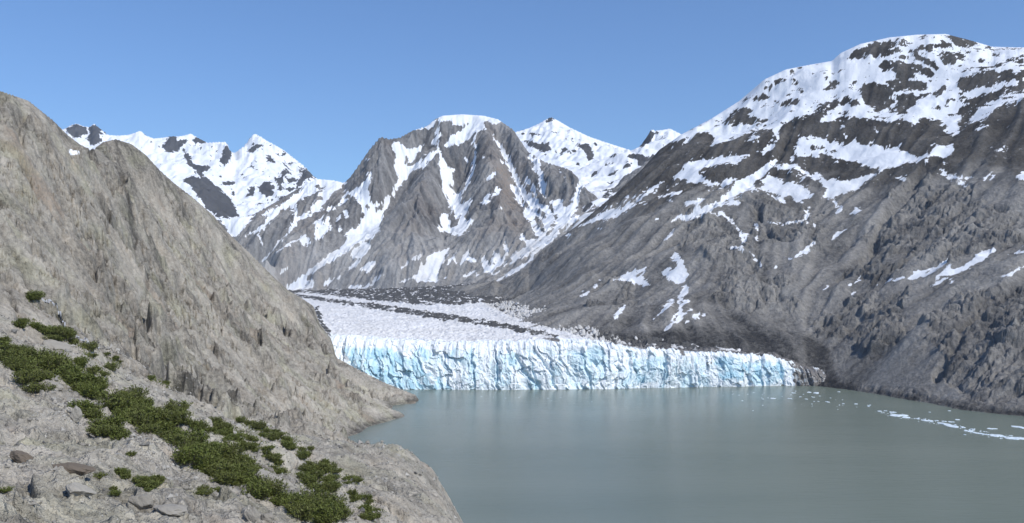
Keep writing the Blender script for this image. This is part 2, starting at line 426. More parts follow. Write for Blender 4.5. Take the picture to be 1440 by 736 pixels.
# snow of the middle massif ------------------------------------------------
SN = PatchMap(0)
for q in ([(170,70),(190,20),(330,10),(505,60),(475,80),(405,76),(412,110),(365,108),(340,150),(280,178),(205,190),(230,160),(280,120),(330,78),(260,95),(258,68),(205,66)],
          [(150,182),(160,150),(190,130),(250,95),(215,130),(195,150),(188,186)], [(155,125),(180,100),(200,115),(170,132)], [(50,115),(60,95),(120,95),(175,55),(165,95),(130,105),(70,110)],
          [(75,300),(95,265),(140,225),(200,190),(210,240),(240,290),(275,295),(250,330),(270,370),(240,380),(235,350),(265,405),(290,410),(330,350),(348,300),(354,200),(358,135),(366,135),(364,210),(362,270),(355,320),(330,370),(300,410),(290,450),(300,470),(360,415),(330,470),(320,490),(335,490),(310,530),(350,540),(330,570),(290,605),(240,600),(190,585),(205,500),(240,500),(235,450),(205,390),(210,340),(190,260),(195,215),(150,250),(120,285)],
          [(395,350),(430,330),(465,298),(460,325),(420,350)], [(380,455),(420,415),(450,405),(460,370),(488,395),(475,415),(445,425),(430,450)],
          [(615,225),(660,250),(690,340),(695,380),(690,420),(665,380),(660,330),(620,250)], [(720,450),(760,430),(785,470),(770,500),(745,485)]):
    S(C, q)
S(C, [(235,520),(262,470),(270,540),(300,500),(280,560),(250,570)], 0); S(C, [(210,120),(240,88),(300,82),(280,118),(215,175)], 0)
for p, w in (([(440,130),(475,180),(510,240),(545,310),(560,360)], (9, 26)), ([(560,360),(600,420),(650,470),(700,510),(750,565)], (18, 46)), ([(535,375),(560,420),(590,470)], (20, 10)), ([(480,245),(498,272)], 9), ([(610,340),(640,400),(650,420)], 14), ([(660,390),(700,430)], 10), ([(750,290),(790,340)], 5), ([(398,235),(398,245)], 8), ([(315,240),(325,260)], 6), ([(484,475),(484,488)], 6)):
    T(C, p, w)
for q in ([(600,140),(640,160),(700,190),(750,220),(760,245),(740,275),(690,292),(650,275),(615,210),(590,160)],
          [(740,100),(790,150),(750,215),(800,130),(835,70),(850,20),(900,-20),(890,20),(860,60),(840,120),(850,130),(800,200),(770,240),(730,160),(715,110)],
          [(560,320),(620,290),(700,290),(770,250),(700,320),(640,350),(560,390),(490,420),(420,450),(380,460),(360,470),(400,430),(390,380),(410,370),(430,410),(450,345),(485,370),(490,400),(550,350)],
          [(60,470),(100,430),(130,380),(190,350),(250,325),(230,370),(190,430),(180,480),(120,480)], [(200,430),(240,390),(330,260),(290,320),(250,390),(220,420)], [(265,410),(300,370),(335,335),(330,380),(300,405)],
          [(800,205),(860,170),(830,210),(780,240)]):
    S(D, q)
for q in ([(640,180),(680,215),(690,260),(665,250),(650,215)], [(540,320),(590,305),(605,325),(560,345)], [(430,395),(460,385),(455,410),(430,415)], [(690,270),(745,180),(750,200),(705,280)], [(640,150),(660,150),(700,190),(680,190)], [(600,360),(660,330),(650,345)], [(500,405),(560,375),(540,395)]):
    S(D, q, 0)
for p, w in (([(440,500),(560,430),(700,350)], 9), ([(460,550),(560,515),(680,450)], 9), ([(15,425),(45,395)], 9), ([(70,385),(115,370)], 15), ([(330,385),(365,395)], 14), ([(0,495),(60,470),(150,492),(230,470)], 8), ([(500,300),(515,370)], 10), ([(580,270),(600,310)], 9), ([(700,545),(830,510)], 14), ([(300,465),(370,445)], 8), ([(520,470),(600,430)], 7), ([(440,460),(470,445)], 8), ([(600,480),(640,460)], 7)):
    T(D, p, w)
for q in ([(840,20),(870,-10),(905,30),(960,20),(1004,0),(985,40),(950,80),(910,100),(930,60),(900,60),(905,80),(890,110),(940,110),(1000,90),(1000,115),(940,130),(880,200),(840,260),(800,340),(780,420),(750,450),(680,480),(620,520),(540,580),(480,600),(430,640),(420,690),(350,700),(345,680),(400,650),(470,590),(560,520),(640,460),(610,440),(680,400),(710,350),(740,300),(680,280),(640,240),(700,200),(740,140),(748,145),(730,210),(740,290),(790,285),(840,240),(870,170),(850,110),(860,60)],
          [(20,360),(60,365),(150,345),(200,345),(260,330),(330,290),(400,235),(450,175),(490,160),(640,190),(590,215),(550,250),(520,300),(450,350),(400,380),(320,470),(230,560),(215,565),(300,480),(360,410),(380,360),(390,310),(330,320),(270,370),(220,420),(170,440),(230,380),(180,400),(110,445),(90,450),(60,400)],
          [(545,340),(560,390),(520,450),(470,460),(480,420),(530,380)], [(480,365),(520,345),(510,400),(470,390)], [(400,450),(440,430),(450,480),(420,490)], [(510,320),(580,300),(630,230),(660,245),(600,300),(545,330)], [(640,530),(720,470),(740,490),(700,550),(660,550)],
          [(350,690),(470,665),(490,640),(460,690),(350,700)], [(700,85),(730,70),(735,80),(705,95)], [(782,75),(800,75),(795,88)]):
    S(B, q)
for q in ([(380,300),(420,260),(490,235),(515,270),(450,300),(460,320),(400,350),(395,310)], [(465,210),(500,198),(528,215),(495,238),(490,215)], [(115,440),(200,345),(260,340),(240,380),(180,420)], [(760,310),(800,285),(790,320),(770,340)], [(690,470),(740,440),(700,480)], [(620,255),(670,250),(650,275)]):
    S(B, q, 0)
for p, w in (([(300,515),(410,450)], 9), ([(620,320),(630,350)], 18), ([(700,290),(720,340),(700,390)], 13), ([(580,370),(600,350)], 13), ([(640,600),(690,560)], (12, 6)), ([(700,605),(755,565)], 18), ([(750,655),(795,625)], 16), ([(520,675),(600,630)], 8), ([(295,630),(350,595)], 8), ([(590,420),(600,390)], 8), ([(210,440),(240,490)], 7), ([(150,450),(200,420)], 6), ([(380,665),(480,650)], 9), ([(640,690),(760,670)], 10)):
    T(B, p, w)
SN_MID = SN; SN_MID_V = SN.copy().blur(20); SN_MID_W = SN.copy().blur(4)

# far peaks: snow everywhere but on these rock faces -----------------------
SN = PatchMap(1)
for q in ([(36,70),(95,45),(140,70),(145,90),(100,115),(60,100)], [(140,70),(180,45),(240,95),(200,95),(215,130),(180,150),(160,150),(140,120),(160,95)], [(485,160),(530,110),(560,105),(565,130),(610,115),(612,140),(560,180),(520,180)], [(630,140),(660,108),(705,138),(660,140)],
          [(760,225),(800,130),(822,180),(815,215),(790,248)], [(590,160),(620,195),(650,240),(700,245),(730,250),(700,270),(680,280),(740,330),(720,330),(660,280),(620,240),(600,200)],
          [(590,310),(640,295),(690,300),(760,345),(820,405),(858,485),(760,490),(700,440),(630,340)], [(775,320),(845,320),(820,340),(790,340)], [(890,390),(910,345),(930,340),(925,395)], [(945,330),(1004,320),(1004,385),(960,390)], [(760,295),(780,290),(775,305)], [(415,85),(425,105),(410,95)], [(700,360),(760,400),(740,420)]):
    S(A, q, 0)
for q in ([(210,195),(260,185),(290,240),(270,260),(220,255)], [(285,170),(325,160),(325,225),(300,220)], [(165,235),(185,200),(195,250)], [(240,70),(265,60),(295,100),(260,95)], [(155,40),(190,10),(235,10),(215,30),(170,50)], [(60,190),(105,185),(90,205)], [(440,170),(400,215),(385,200),(420,150),(410,110),(440,130),(492,170)], [(80,240),(100,235),(95,255)], [(300,260),(330,258),(320,268)]):
    S(B, q, 0)
for q in ([(580,160),(620,160),(700,175),(720,200),(690,220),(650,205),(640,200)], [(610,120),(650,135),(630,150)], [(690,80),(715,45),(740,65),(710,75)], [(690,150),(715,190),(700,190)], [(750,200),(790,190),(810,210),(780,215),(765,230)], [(840,175),(900,180),(925,240),(900,255),(870,210)], [(920,160),(940,175),(925,195)], [(770,145),(800,160),(790,165)], [(575,120),(595,125),(580,135)]):
    S(C, q, 0)
for q in ([(305,300),(340,270),(375,260),(350,285)], [(380,260),(410,230),(435,230),(420,255)], [(395,205),(440,190),(540,195),(520,250),(450,240),(460,215)], [(320,200),(360,185),(365,195),(330,210)], [(455,165),(515,75),(540,95),(500,150)], [(540,70),(560,100),(545,105)], [(600,95),(615,120)], [(205,370),(230,380),(250,430),(210,460),(180,500),(210,420)], [(640,80),(680,90),(665,105)], [(165,240),(180,230),(195,245)], [(240,290),(280,255),(270,280),(230,310)], [(290,390),(330,360),(345,370),(300,400)]):
    S(E, q, 0)
SN_FAR = SN; SN_FAR_V = SN.copy().blur(20); SN_FAR_W = SN.copy().blur(4)
# ------------------------------------------------------------------ terrain sheets
def finish(surf, name, mat, px0, px1, dp, Y0, Y1, dl, fine, snow, keepf, crest=None):
    X, Y = fan(px0, px1, dp, Y0, Y1, dl)
    Z = surf.sample(surf.Z, X, Y, True)
    lay = {k: surf.sample(a, X, Y) for k, a in surf.layers.items()}
    Z, attrs = fine(X, Y, Z, lay)
    if crest:
        # settle the ridge line to the surveyed crest heights
        pc = px0 + np.arange(X.shape[1]) * dp
        want = np.full(len(pc), 1e6)
        for ln in crest:
            q = np.array(sorted(ln))
            want = np.where((pc >= q[0, 0]) & (pc <= q[-1, 0]), np.minimum(want, np.interp(pc, q[:, 0], q[:, 1])), want)
        has = want < 1e5
        for it in range(4):
            px, py = bearing(X, Y, Z); pk = np.where(keepf(X, Y, Z, px, py), py, 9999)
            i = pk.argmin(0); got = pk[i, np.arange(len(pc))]
            err = np.where(has & (got < 9000), want - got, 0); err = np.clip(err, -25, 25)
            err = np.convolve(np.pad(err, 2, 'edge'), np.ones(5) / 5, 'valid')
            ys = Y[i, 0]; ys = np.convolve(np.pad(ys, 4, 'edge'), np.ones(9) / 9, 'valid')
            w = sstep(-.13, -.01, (Y - ys[None]) / ys[None])
            Z = Z - (err[None] * w * Y / F).astype(f32)
    px, py = bearing(X, Y, Z)
    s = snow(X, Y, Z, px, py, lay)
    attrs['snow'] = s
    for k in ('tone', 'warm', 'dirt'):
        if k not in attrs: attrs[k] = np.zeros(X.shape, f32)
    keep = keepf(X, Y, Z, px, py)
    o = sheet(name, X, Y, Z.astype(f32), keep, attrs, mat)
    o['kind'] = 'structure'
    return o, (X, Y, Z, px, py, keep)

def soften(a, n=2):
    for _ in range(n):
        a = (np.roll(a, 1, 0) + 2 * a + np.roll(a, -1, 0)) / 4
        a = (np.roll(a, 1, 1) + 2 * a + np.roll(a, -1, 1)) / 4
    return a
def ragged(m, mw, mww, X, Y, px, py, lam, amp, seed, streak):
    """snow lies in fall-line streaks and breaks up into specks along its edges"""
    wx = fbm(X, Y, lam, 6, seed, .68) * amp; wy = fbm(X, Y, lam, 6, seed + 7, .68) * amp
    s = m.get(px + wx, py + wy); w = mw.get(px + wx, py + wy); ww = mww.get(px + wx, py + wy)
    n = fbm(X, Y, lam * .5, 6, seed + 11, .8) * 1.35 - streak
    zone = np.clip(ww * (1 - ww) * 4, 0, 1) ** .7
    return np.clip(np.maximum(s * .50 + w * .32 + ww * .18, s * .68) + .02 + n * 1.1 * zone, 0, 1)
# ---- right mountain
right_lines = [
    [(1900,615,690),(1800,611,740),(1600,598,793),(1440,585,857),(1350,574,920),(1250,556,1047),(1180,546,1133),(1140,541,1175)],
    [(1140,541,1175),(1100,508,1210),(1000,492,1235),(905,487,1240),(880,476,1265),(850,462,1330),(826,444,1410),(800,426,1650),(770,421,1850),(740,418,2000),(700,414,2250),(640,412,2500)],
    [(1900,420,1000),(1700,370,1180),(1440,360,1250),(1300,380,1350),(1150,390,1500),(1000,370,1600),(900,370,1750),(820,370,1900),(760,400,2000),(700,402,2200)],
    [(1900,300,1250),(1700,260,1420),(1440,250,1550),(1300,300,1600),(1150,310,1750),(1000,300,1850),(900,300,2050),(830,340,2080)],
    [(1440,480,1000),(1300,470,1120),(1150,470,1300),(1000,432,1420),(900,430,1500),(828,422,1640)],
    [(1900,200,1500),(1700,160,1720),(1440,150,1850),(1300,200,1900),(1150,230,2000),(1000,232,2150)],
    [(1440,105,2000),(1300,120,2150),(1150,150,2250),(1050,180,2330)],
    [(700,397,2330),(745,373,2250),(760,354,2230),(811,318,2260),(865,273,2350),(903,238,2420),(927,211,2460),(957,190,2500),(999,168,2520),(1040,142,2500),(1075,112,2490),(1105,98,2470),(1135,92,2450),(1170,86,2430),(1182,75,2410),(1210,62,2390),(1250,53,2370),(1290,49,2360),(1330,48,2340),(1365,57,2310),(1395,66,2280),(1440,67,2200),(1540,62,2150),(1700,70,2050),(1900,110,1900)],
]
back = []
for (px, py, Y) in [(700,397,2330),(760,354,2230),(811,318,2260),(865,273,2350),(903,238,2420),(957,190,2500),(999,168,2520),(1040,142,2500),(1105,98,2470),(1170,86,2430),(1250,53,2370),(1330,48,2340),(1440,67,2200),(1540,62,2150),(1700,70,2050),(1900,110,1900)]:
    x, y, z = at(px, py, Y)
    for d, dz in ((150, 40), (350, 160), (600, 330)):
        back.append((x + .15 * d, y + d, z - dz * min(1, max(.25, z / 500))))
for (px, py, Y) in right_lines[0]:
    x, y, z = at(px, py, Y)
    back.append((x * .94, y - 50, -25)); back.append((x * .88, y - 110, -50))
RT = Surface(right_lines, back, (-200, 2200, 560, 3100), 5.0, 70, 3.0)
RT.warp(30, 320, 3)
FL1 = RT.flow(44, 11, 3.0); FL2 = RT.flow(24, 12, 1.6)
up = sstep(10, 120, RT.Z)
big = fbm(RT.X, RT.Y, 420, 4, 5, .5, True)
RT.Z = RT.Z + up * (big * 22 + fbm(RT.X, RT.Y, 120, 3, 9, .5, True) * 9)
RT.layers = {'f1': FL1, 'f2': FL2, 'f3': RT.flow(16, 13, 1.0)}
CR = PatchMap(0)     # craggy outcrops
for q in ([(1020,390),(1060,380),(1110,400),(1110,440),(1050,450),(1010,420)], [(1140,440),(1200,410),(1270,420),(1290,470),(1220,490),(1150,480)], [(1300,450),(1350,420),(1440,390),(1500,380),(1500,560),(1440,580),(1380,570),(1320,520)], [(960,310),(1010,290),(1060,330),(1080,380),(1000,380),(960,350)], [(1190,400),(1230,330),(1290,250),(1380,280),(1440,330),(1380,380),(1280,360)], [(1150,545),(1440,565),(1500,560),(1500,600),(1300,580),(1150,560)], [(850,400),(885,410),(880,430),(850,425)], [(1040,280),(1150,290),(1160,340),(1080,340)]):
    CR.poly(q)
CR.blur(45)
GU = PatchMap(0)     # side gullies
GU.stroke([(1300,240),(1275,275),(1250,305),(1235,335),(1215,370)], (14, 9)); GU.stroke([(1352,480),(1335,500),(1318,530)], (7, 12)); GU.stroke([(1010,262),(1060,285),(1080,330)], 6)
GU.stroke([(1115,170),(1100,215),(1050,262),(960,310)], 9); GU.stroke([(1400,430),(1350,470)], 8)
GU.blur(7)
DK = PatchMap(0)     # dark rubble of the side moraine
DK.poly([(850,478),(900,468),(960,460),(1020,452),(1080,458),(1130,470),(1165,490),(1180,548),(1120,545),(1000,500),(900,494)]); DK.poly([(1000,448),(1060,440),(1110,450),(1080,470),(1010,466)], .6); DK.blur(22)
def fine_right(X, Y, Z, lay):
    px, py = bearing(X, Y, Z)
    s0 = SN_RIGHT.get(px, py); bare = 1 - .55 * s0
    cr = sstep(.25, .7, CR.get(px + fbm(X, Y, 90, 4, 75) * 50, py + fbm(X, Y, 90, 4, 76) * 40))
    u = sstep(4, 60, Z)
    ao = np.clip(cr + .3 * sstep(.05, .5, fbm(X, Y, 160, 3, 70)), 0, 1)
    wx = X + fbm(X, Y, 60, 4, 21) * 26; wy = Y + fbm(X, Y, 60, 4, 22) * 26
    d, ox, oy, ra, rb, rc = cells((wx * .8 - wy * .6) / 58, (wx * .6 + wy * .8) / 27, 2)
    d2, ox2, oy2, ra2, rb2, rc2 = cells((wx * .8 - wy * .6) / 19, (wx * .6 + wy * .8) / 9, 5)
    crag = soften((ra - .5) * 8 + (ox * (rb - .5) + oy * (rc - .5)) * 19 + (ra2 - .5) * 3.5 + (ox2 * (rb2 - .5) + oy2 * (rc2 - .5)) * 7, 2)
    ck = sstep(.80, .96, 1 - 2 * np.abs(fbm(wx, wy, 46, 3, 71))) + .6 * sstep(.82, .97, 1 - 2 * np.abs(fbm(wx + wy * .4, wy, 20, 3, 73)))
    crag = crag - ck * 4 + fbm(X, Y, 26, 5, 27, .6, True) * 4
    n = fbm(X, Y, 40, 5, 31, .6) * 6 + fbm(X, Y, 13, 4, 33, .65, True) * 3.2 + fbm(X, Y, 6.5, 3, 34, .65) * 1.8
    Z = Z - (lay['f1'] * 2.6 + lay['f2'] * 1.2) * u * (1 - .9 * SN_RIGHT_V.get(px, py)) + u * n * (.5 + .5 * ao) * bare + ao * crag * sstep(-3, 25, Z) * bare
    Z = Z - GU.get(px + fbm(X, Y, 40, 3, 28) * 5, py) * 15 * (.6 + fbm(X, Y, 30, 3, 29))
    shore = np.exp(-((Z - 4) / 5) ** 2)
    Z = Z + shore * fbm(X, Y, 9, 3, 35, .6) * 4
    px, py = bearing(X, Y, Z)
    hz = np.clip((Z - 215) / 270, 0, 1)
    tundra = sstep(.38, .62, hz + fbm(X, Y, 220, 5, 41, .6) * .45 - lay['f2'] * .05) * (1 - .55 * cr)
    tone = .62 + fbm(X, Y, 90, 5, 43, .6) * .42 - lay['f2'] * .085 - lay['f1'] * .06 - ao * .05 - .34 * tundra + fbm(X, Y, 9, 4, 44, .7) * .30
    tone = tone - .55 * DK.get(px, py) + .15 * sstep(250, 60, Z) * sstep(1180, 1330, px) * (1 - ao) - .4 * np.exp(-((Z - 2) / 3.5) ** 2)
    return Z, {'tone': np.clip(tone, 0, 1), 'warm': np.clip(tundra * .95, 0, 1), 'dirt': sstep(420, 330, Z) * .25 + 0 * Z}
def snow_right(X, Y, Z, px, py, lay):
    s = ragged(SN_RIGHT, SN_RIGHT_W, SN_RIGHT_V, X, Y, px, py, 26, 5.5, 61, lay['f3'] * .26)
    lx, ly = X * .8 - Y * .6, X * .6 + Y * .8
    led = fbm(lx / 1.6, ly + Z * .3, 20, 5, 68, .7) + .5 * fbm(lx / 2, ly, 60, 3, 69)
    led = sstep(.16, .28, led - .10 + .12 * sstep(1180, 1400, px)) * sstep(430, 560, Z)
    s = np.minimum(s, 1 - .8 * led)
    near = sstep(.02, .12, soften(SN_RIGHT_V.get(px, py), 6))
    sp = fbm(X, Y, 15, 4, 67, .7) * 1.5 - lay['f3'] * .22
    s = np.maximum(s, .85 * sstep(.42, .60, sp) * sstep(250, 380, Z) * (.55 + .45 * near))
    out = sstep(1446, 1475, px) * (sstep(0, .25, fbm(X, Y, 90, 4, 64) + (Z - 620) / 500))
    return np.clip(np.maximum(s * (px < 1458), out), 0, 1)
o, DR = finish(RT, 'right_mountain_slope', M_RIGHT, 600, 1900, 1.25, 640, 3050, .0017, fine_right, snow_right, lambda X, Y, Z, px, py: (Z > -6), [[(q[0], q[1]) for q in right_lines[7]]])

# ---- middle massif
mid_lines = [
    [(300,415,3300),(400,409,3050),(480,407,2950),(560,405,2850),(640,402,2800),(700,394,2720),(735,384,2680)],
    [(735,384,2680),(775,352,2740),(800,322,2850),(830,292,3100),(870,264,3450),(900,246,3800)],
    [(480,261,3600),(492,250,3620),(505,232,3640),(520,210,3660),(535,193,3680),(548,196,3690),(562,194,3700),(580,184,3740),(600,178,3780),(612,168,3800),(622,163,3810),(650,161,3810),(680,163,3790),(700,168,3750),(712,176,3720),(722,183,3680),(742,213,3560),(766,228,3450),(799,238,3320),(812,256,3220),(826,285,3100)],
    [(490,259,3600),(470,254,3650),(446,252,3700),(420,265,3650),(378,290,3560),(354,303,3520),(320,308,3480),(290,312,3450)],
    # ribs
    [(612,205,3680),(600,240,3450),(588,280,3280),(570,330,3080),(552,375,2900)],
    [(682,166,3770),(690,230,3440),(700,290,3180),(692,350,2920),(684,392,2760)],
    [(722,183,3680),(745,235,3420),(768,285,3160),(782,318,2960)],
    [(540,196,3680),(545,240,3520),(535,275,3420),(520,300,3350)],
    [(446,260,3640),(400,300,3420),(360,335,3260),(330,360,3150)],
    [(480,270,3540),(470,300,3420),(440,330,3250),(400,365,3080)],
    # gullies
    [(600,192,3770),(590,220,3700),(565,258,3580),(545,300,3420),(515,330,3280),(480,358,3130),(445,388,2990)],
    [(660,178,3780),(650,235,3620),(636,285,3440),(628,325,3220),(620,370,2930)],
    [(664,200,3700),(660,250,3560),(645,290,3400)],
    [(692,190,3720),(712,235,3560),(728,280,3360),(752,318,3060),(770,345,2790)],
    [(500,255,3580),(470,285,3480),(440,312,3380),(410,338,3230),(375,372,3050)],
]
back = []
for (px, py, Y) in mid_lines[2] + mid_lines[3][2:]:
    x, y, z = at(px, py, Y)
    for d, dz in ((200, 90), (500, 300), (900, 550)):
        back.append((x, y + d, z - dz * min(1, z / 700)))
MT = Surface(mid_lines, back, (-1400, 650, 2450, 4700), 5.5, 80, .5, 3)
MT.warp(26, 240, 103)
FM1 = MT.flow(40, 21, 2.6); FM2 = MT.flow(22, 22, 1.3)
up = sstep(120, 230, MT.Z)
MT.Z = MT.Z + up * (fbm(MT.X, MT.Y, 330, 4, 105, .5, True) * 22)
MT.layers = {'f1': FM1, 'f2': FM2, 'f3': MT.flow(16, 25, .8)}
def fine_mid(X, Y, Z, lay):
    px, py = bearing(X, Y, Z)
    s0 = SN_MID.get(px, py); cap = sstep(880, 935, Z); bare = (1 - .65 * s0) * (1 - .75 * cap) * (1 - .7 * sstep(42, 24, np.abs(px - 460)) * sstep(290, 270, py))
    u = sstep(120, 200, Z)
    wx = X + fbm(X, Y, 110, 4, 121) * 40; wy = Y + fbm(X, Y, 110, 4, 122) * 40
    d, ox, oy, ra, rb, rc = cells(wx / 50, wy / 90, 3)
    cr = sstep(-.15, .3, fbm(X, Y, 260, 3, 124)) * sstep(200, 420, Z)
    crag = soften((ra - .5) * 24 + (ox * (rb - .5) + oy * (rc - .5)) * 56, 2)
    Z = Z + bare * (u * (fbm(X, Y, 90, 3, 109, .5, True) * 9 - lay['f1'] * (2.5 + 4.5 * sstep(300, 520, Z)) + fbm(X, Y, 55, 5, 131, .62) * 11 + fbm(X, Y, 20, 4, 133, .65, True) * 5) + cr * crag - lay['f2'] * 4.5 * u)
    scree = sstep(430, 240, Z)
    tone = .44 + fbm(X, Y, 160, 5, 143, .6) * .40 - lay['f2'] * .085 + lay['f1'] * .05 + .34 * scree - .10 * cr + fbm(X, Y, 22, 4, 144, .7) * .3
    px, py = bearing(X, Y, Z)
    warm = .8 * np.exp(-(((px - 712 - (py - 270) * .25) / 16) ** 2) - ((py - 265) / 75) ** 2) + .3 * sstep(.1, .4, fbm(X, Y, 200, 3, 146))
    return Z, {'tone': np.clip(tone, 0, 1), 'warm': np.clip(warm, 0, 1), 'dirt': sstep(430, 240, Z) * .6 + sstep(.3, .6, fbm(X, Y, 300, 3, 149)) * .3}
def snow_mid(X, Y, Z, px, py, lay):
    s = ragged(SN_MID, SN_MID_W, SN_MID_V, X, Y, px, py, 50, 5.5, 161, lay['f3'] * .30)
    ext = sstep(310, 290, px) * sstep(0, .3, fbm(X, Y, 150, 4, 163) + (Z - 300) / 500)
    return np.clip(np.maximum(s, ext), 0, 1)
finish(MT, 'middle_mountain', M_MID, 230, 960, 1.2, 2600, 4600, .0013, fine_mid, snow_mid, lambda X, Y, Z, px, py: Z > 95, [[(q[0], q[1]) for q in mid_lines[2][:-2]], [(q[0], q[1]) for q in mid_lines[3]]])

# ---- snowy peak behind the saddle, with its basin
pk_lines = [
    [(650,185,5600),(700,192,5600),(725,186,5600),(745,180,5600),(760,173,5600),(768,168,5600),(775,165,5600),(785,170,5600),(800,179,5580),(830,193,5500),(860,203,5400),(888,212,5300)],
    [(888,212,5300),(900,206,4900),(910,192,4800),(916,182,4800),(920,184,4780),(932,183,4750),(942,181,4750),(956,188,4750),(985,200,4700)],
    [(700,260,4700),(760,235,4700),(800,228,4600),(835,224,4600),(870,222,4600),(895,222,4500)],
    [(700,300,4000),(800,262,3900),(820,268,3700),(845,262,3800),(880,238,3950),(915,214,4050),(950,200,4100)],
    [(812,300,3180),(840,282,3330),(865,268,3550),(890,256,3800),(930,240,4000)],
    [(826,292,3080),(850,296,3000),(875,290,2900),(880,330,2600)],
    [(560,470,3000),(700,460,3000),(750,430,2800),(770,420,2650)], [(600,400,3600),(700,370,3500),(765,335,3200),(785,345,2950)],
    [(850,268,3560),(835,276,3350),(815,305,3080),(800,328,2880),(785,345,2780),(780,370,2600)],
]
back = []
for (px, py, Y) in pk_lines[0] + pk_lines[1][1:]:
    x, y, z = at(px, py, Y)
    for d, dz in ((300, 150), (900, 500)): back.append((x, y + d, z - dz))
PK = Surface(pk_lines, back, (-500, 1200, 2600, 6900), 10, 110, .5, 3)
PK.warp(30, 380, 203)
FP = PK.flow(26, 23, 1.5)
PK.Z = PK.Z + (fbm(PK.X, PK.Y, 420, 4, 205, .5, True) - .2) * 24 + (fbm(PK.X, PK.Y, 140, 4, 207, .55, True) - .2) * 20 - FP * 4
PK.layers = {'f2': FP, 'f3': PK.flow(12, 26, .8)}
def fine_far(X, Y, Z, lay):
    Z = Z + fbm(X, Y, 90, 5, 231, .55) * 11 + (fbm(X, Y, 130, 4, 233, .6, True) - .3) * 18 * sstep(500, 900, Z)
    tone = .45 + fbm(X, Y, 200, 4, 243) * .4
    return Z, {'tone': np.clip(tone, 0, 1), 'warm': 0 * Z, 'dirt': sstep(520, 330, Z) * .5}
def snow_far(X, Y, Z, px, py, lay):
    s = ragged(SN_FAR, SN_FAR_W, SN_FAR_V, X, Y, px, py, 90, 4.5, 261, lay['f3'] * .22)
    rg = sstep(385, 400, px) * sstep(470, 440, px) * .22 + sstep(240, 330, py) * .0
    spots = sstep(.25, .33, fbm(X, Y, 95, 5, 264, .75) + rg)
    return np.clip(np.minimum(s, 1 - .75 * spots), 0, 1)
finish(PK, 'snowy_peak_terrain', M_FAR, 640, 1010, 1.2, 2650, 6700, .0022, fine_far, snow_far, lambda X, Y, Z, px, py: Z > 140, [[(q[0], q[1]) for q in pk_lines[0] + pk_lines[1][1:]]])

# ---- far range on the left
fr_lines = [
    [(-200,190,8600),(40,195,8500),(92,181,8400),(100,176,8400),(108,174,8400),(118,178,8350),(126,179,8300),(132,174,8300),(142,182,8250),(152,190,8200),(165,191,8200),(180,190,8200),(190,187,8200),(197,184,8200),(206,191,8200),(216,195,8200),(228,194,8100),(240,192,8100),(252,192,8000),(262,190,8000),(268,188,8000),(278,194,8000),(292,201,7900),(306,200,7800),(318,200,7700),(325,214,7700),(331,215,7800),(345,204,8000),(352,194,8050),(358,188,8100),(366,192,8050),(375,198,8000),(388,205,7900),(400,212,7800),(415,224,7700),(428,234,7600),(440,247,7500),(460,262,7300),(520,290,7000)],
    [(60,225,7400),(150,215,7400),(220,235,7200),(255,232,7300),(258,207,7700)],
    [(258,207,7700),(270,230,7200),(290,250,6800),(310,275,6400),(335,303,6000),(350,330,5700)],
    [(318,200,7700),(322,226,7300),(318,234,7100)],
    [(330,240,7200),(320,265,6800),(330,290,6300),(345,306,5900)],
    [(358,190,8080),(362,220,7500),(370,255,6900),(375,290,6300),(380,320,5900)],
    [(400,214,7780),(405,245,7250),(420,290,6500)],
    [(200,260,6400),(265,255,6600),(290,280,6100),(300,305,5700),(320,335,5500)],
    [(60,330,5500),(200,340,5400),(330,350,5300),(450,350,5300)],
]
back = []
for (px, py, Y) in fr_lines[0]:
    x, y, z = at(px, py, Y)
    for d, dz in ((350, 200), (1000, 600)): back.append((x, y + d, z - dz))
FR = Surface(fr_lines, back, (-6400, -600, 5000, 9700), 15, 130, .5, 2)
FR.warp(26, 380, 303)
FF = FR.flow(24, 24, 1.5)
FR.Z = FR.Z + (fbm(FR.X, FR.Y, 650, 4, 305, .5, True) - .2) * 40 + (fbm(FR.X, FR.Y, 230, 4, 307, .55, True) - .2) * 42 - FF * 7
FR.layers = {'f2': FF, 'f3': FR.flow(10, 27, .8)}
finish(FR, 'far_mountain_range', M_FAR, -120, 560, 1.2, 5300, 9300, .0019, fine_far, snow_far, lambda X, Y, Z, px, py: Z > 200, [[(q[0], q[1]) for q in fr_lines[0]]])
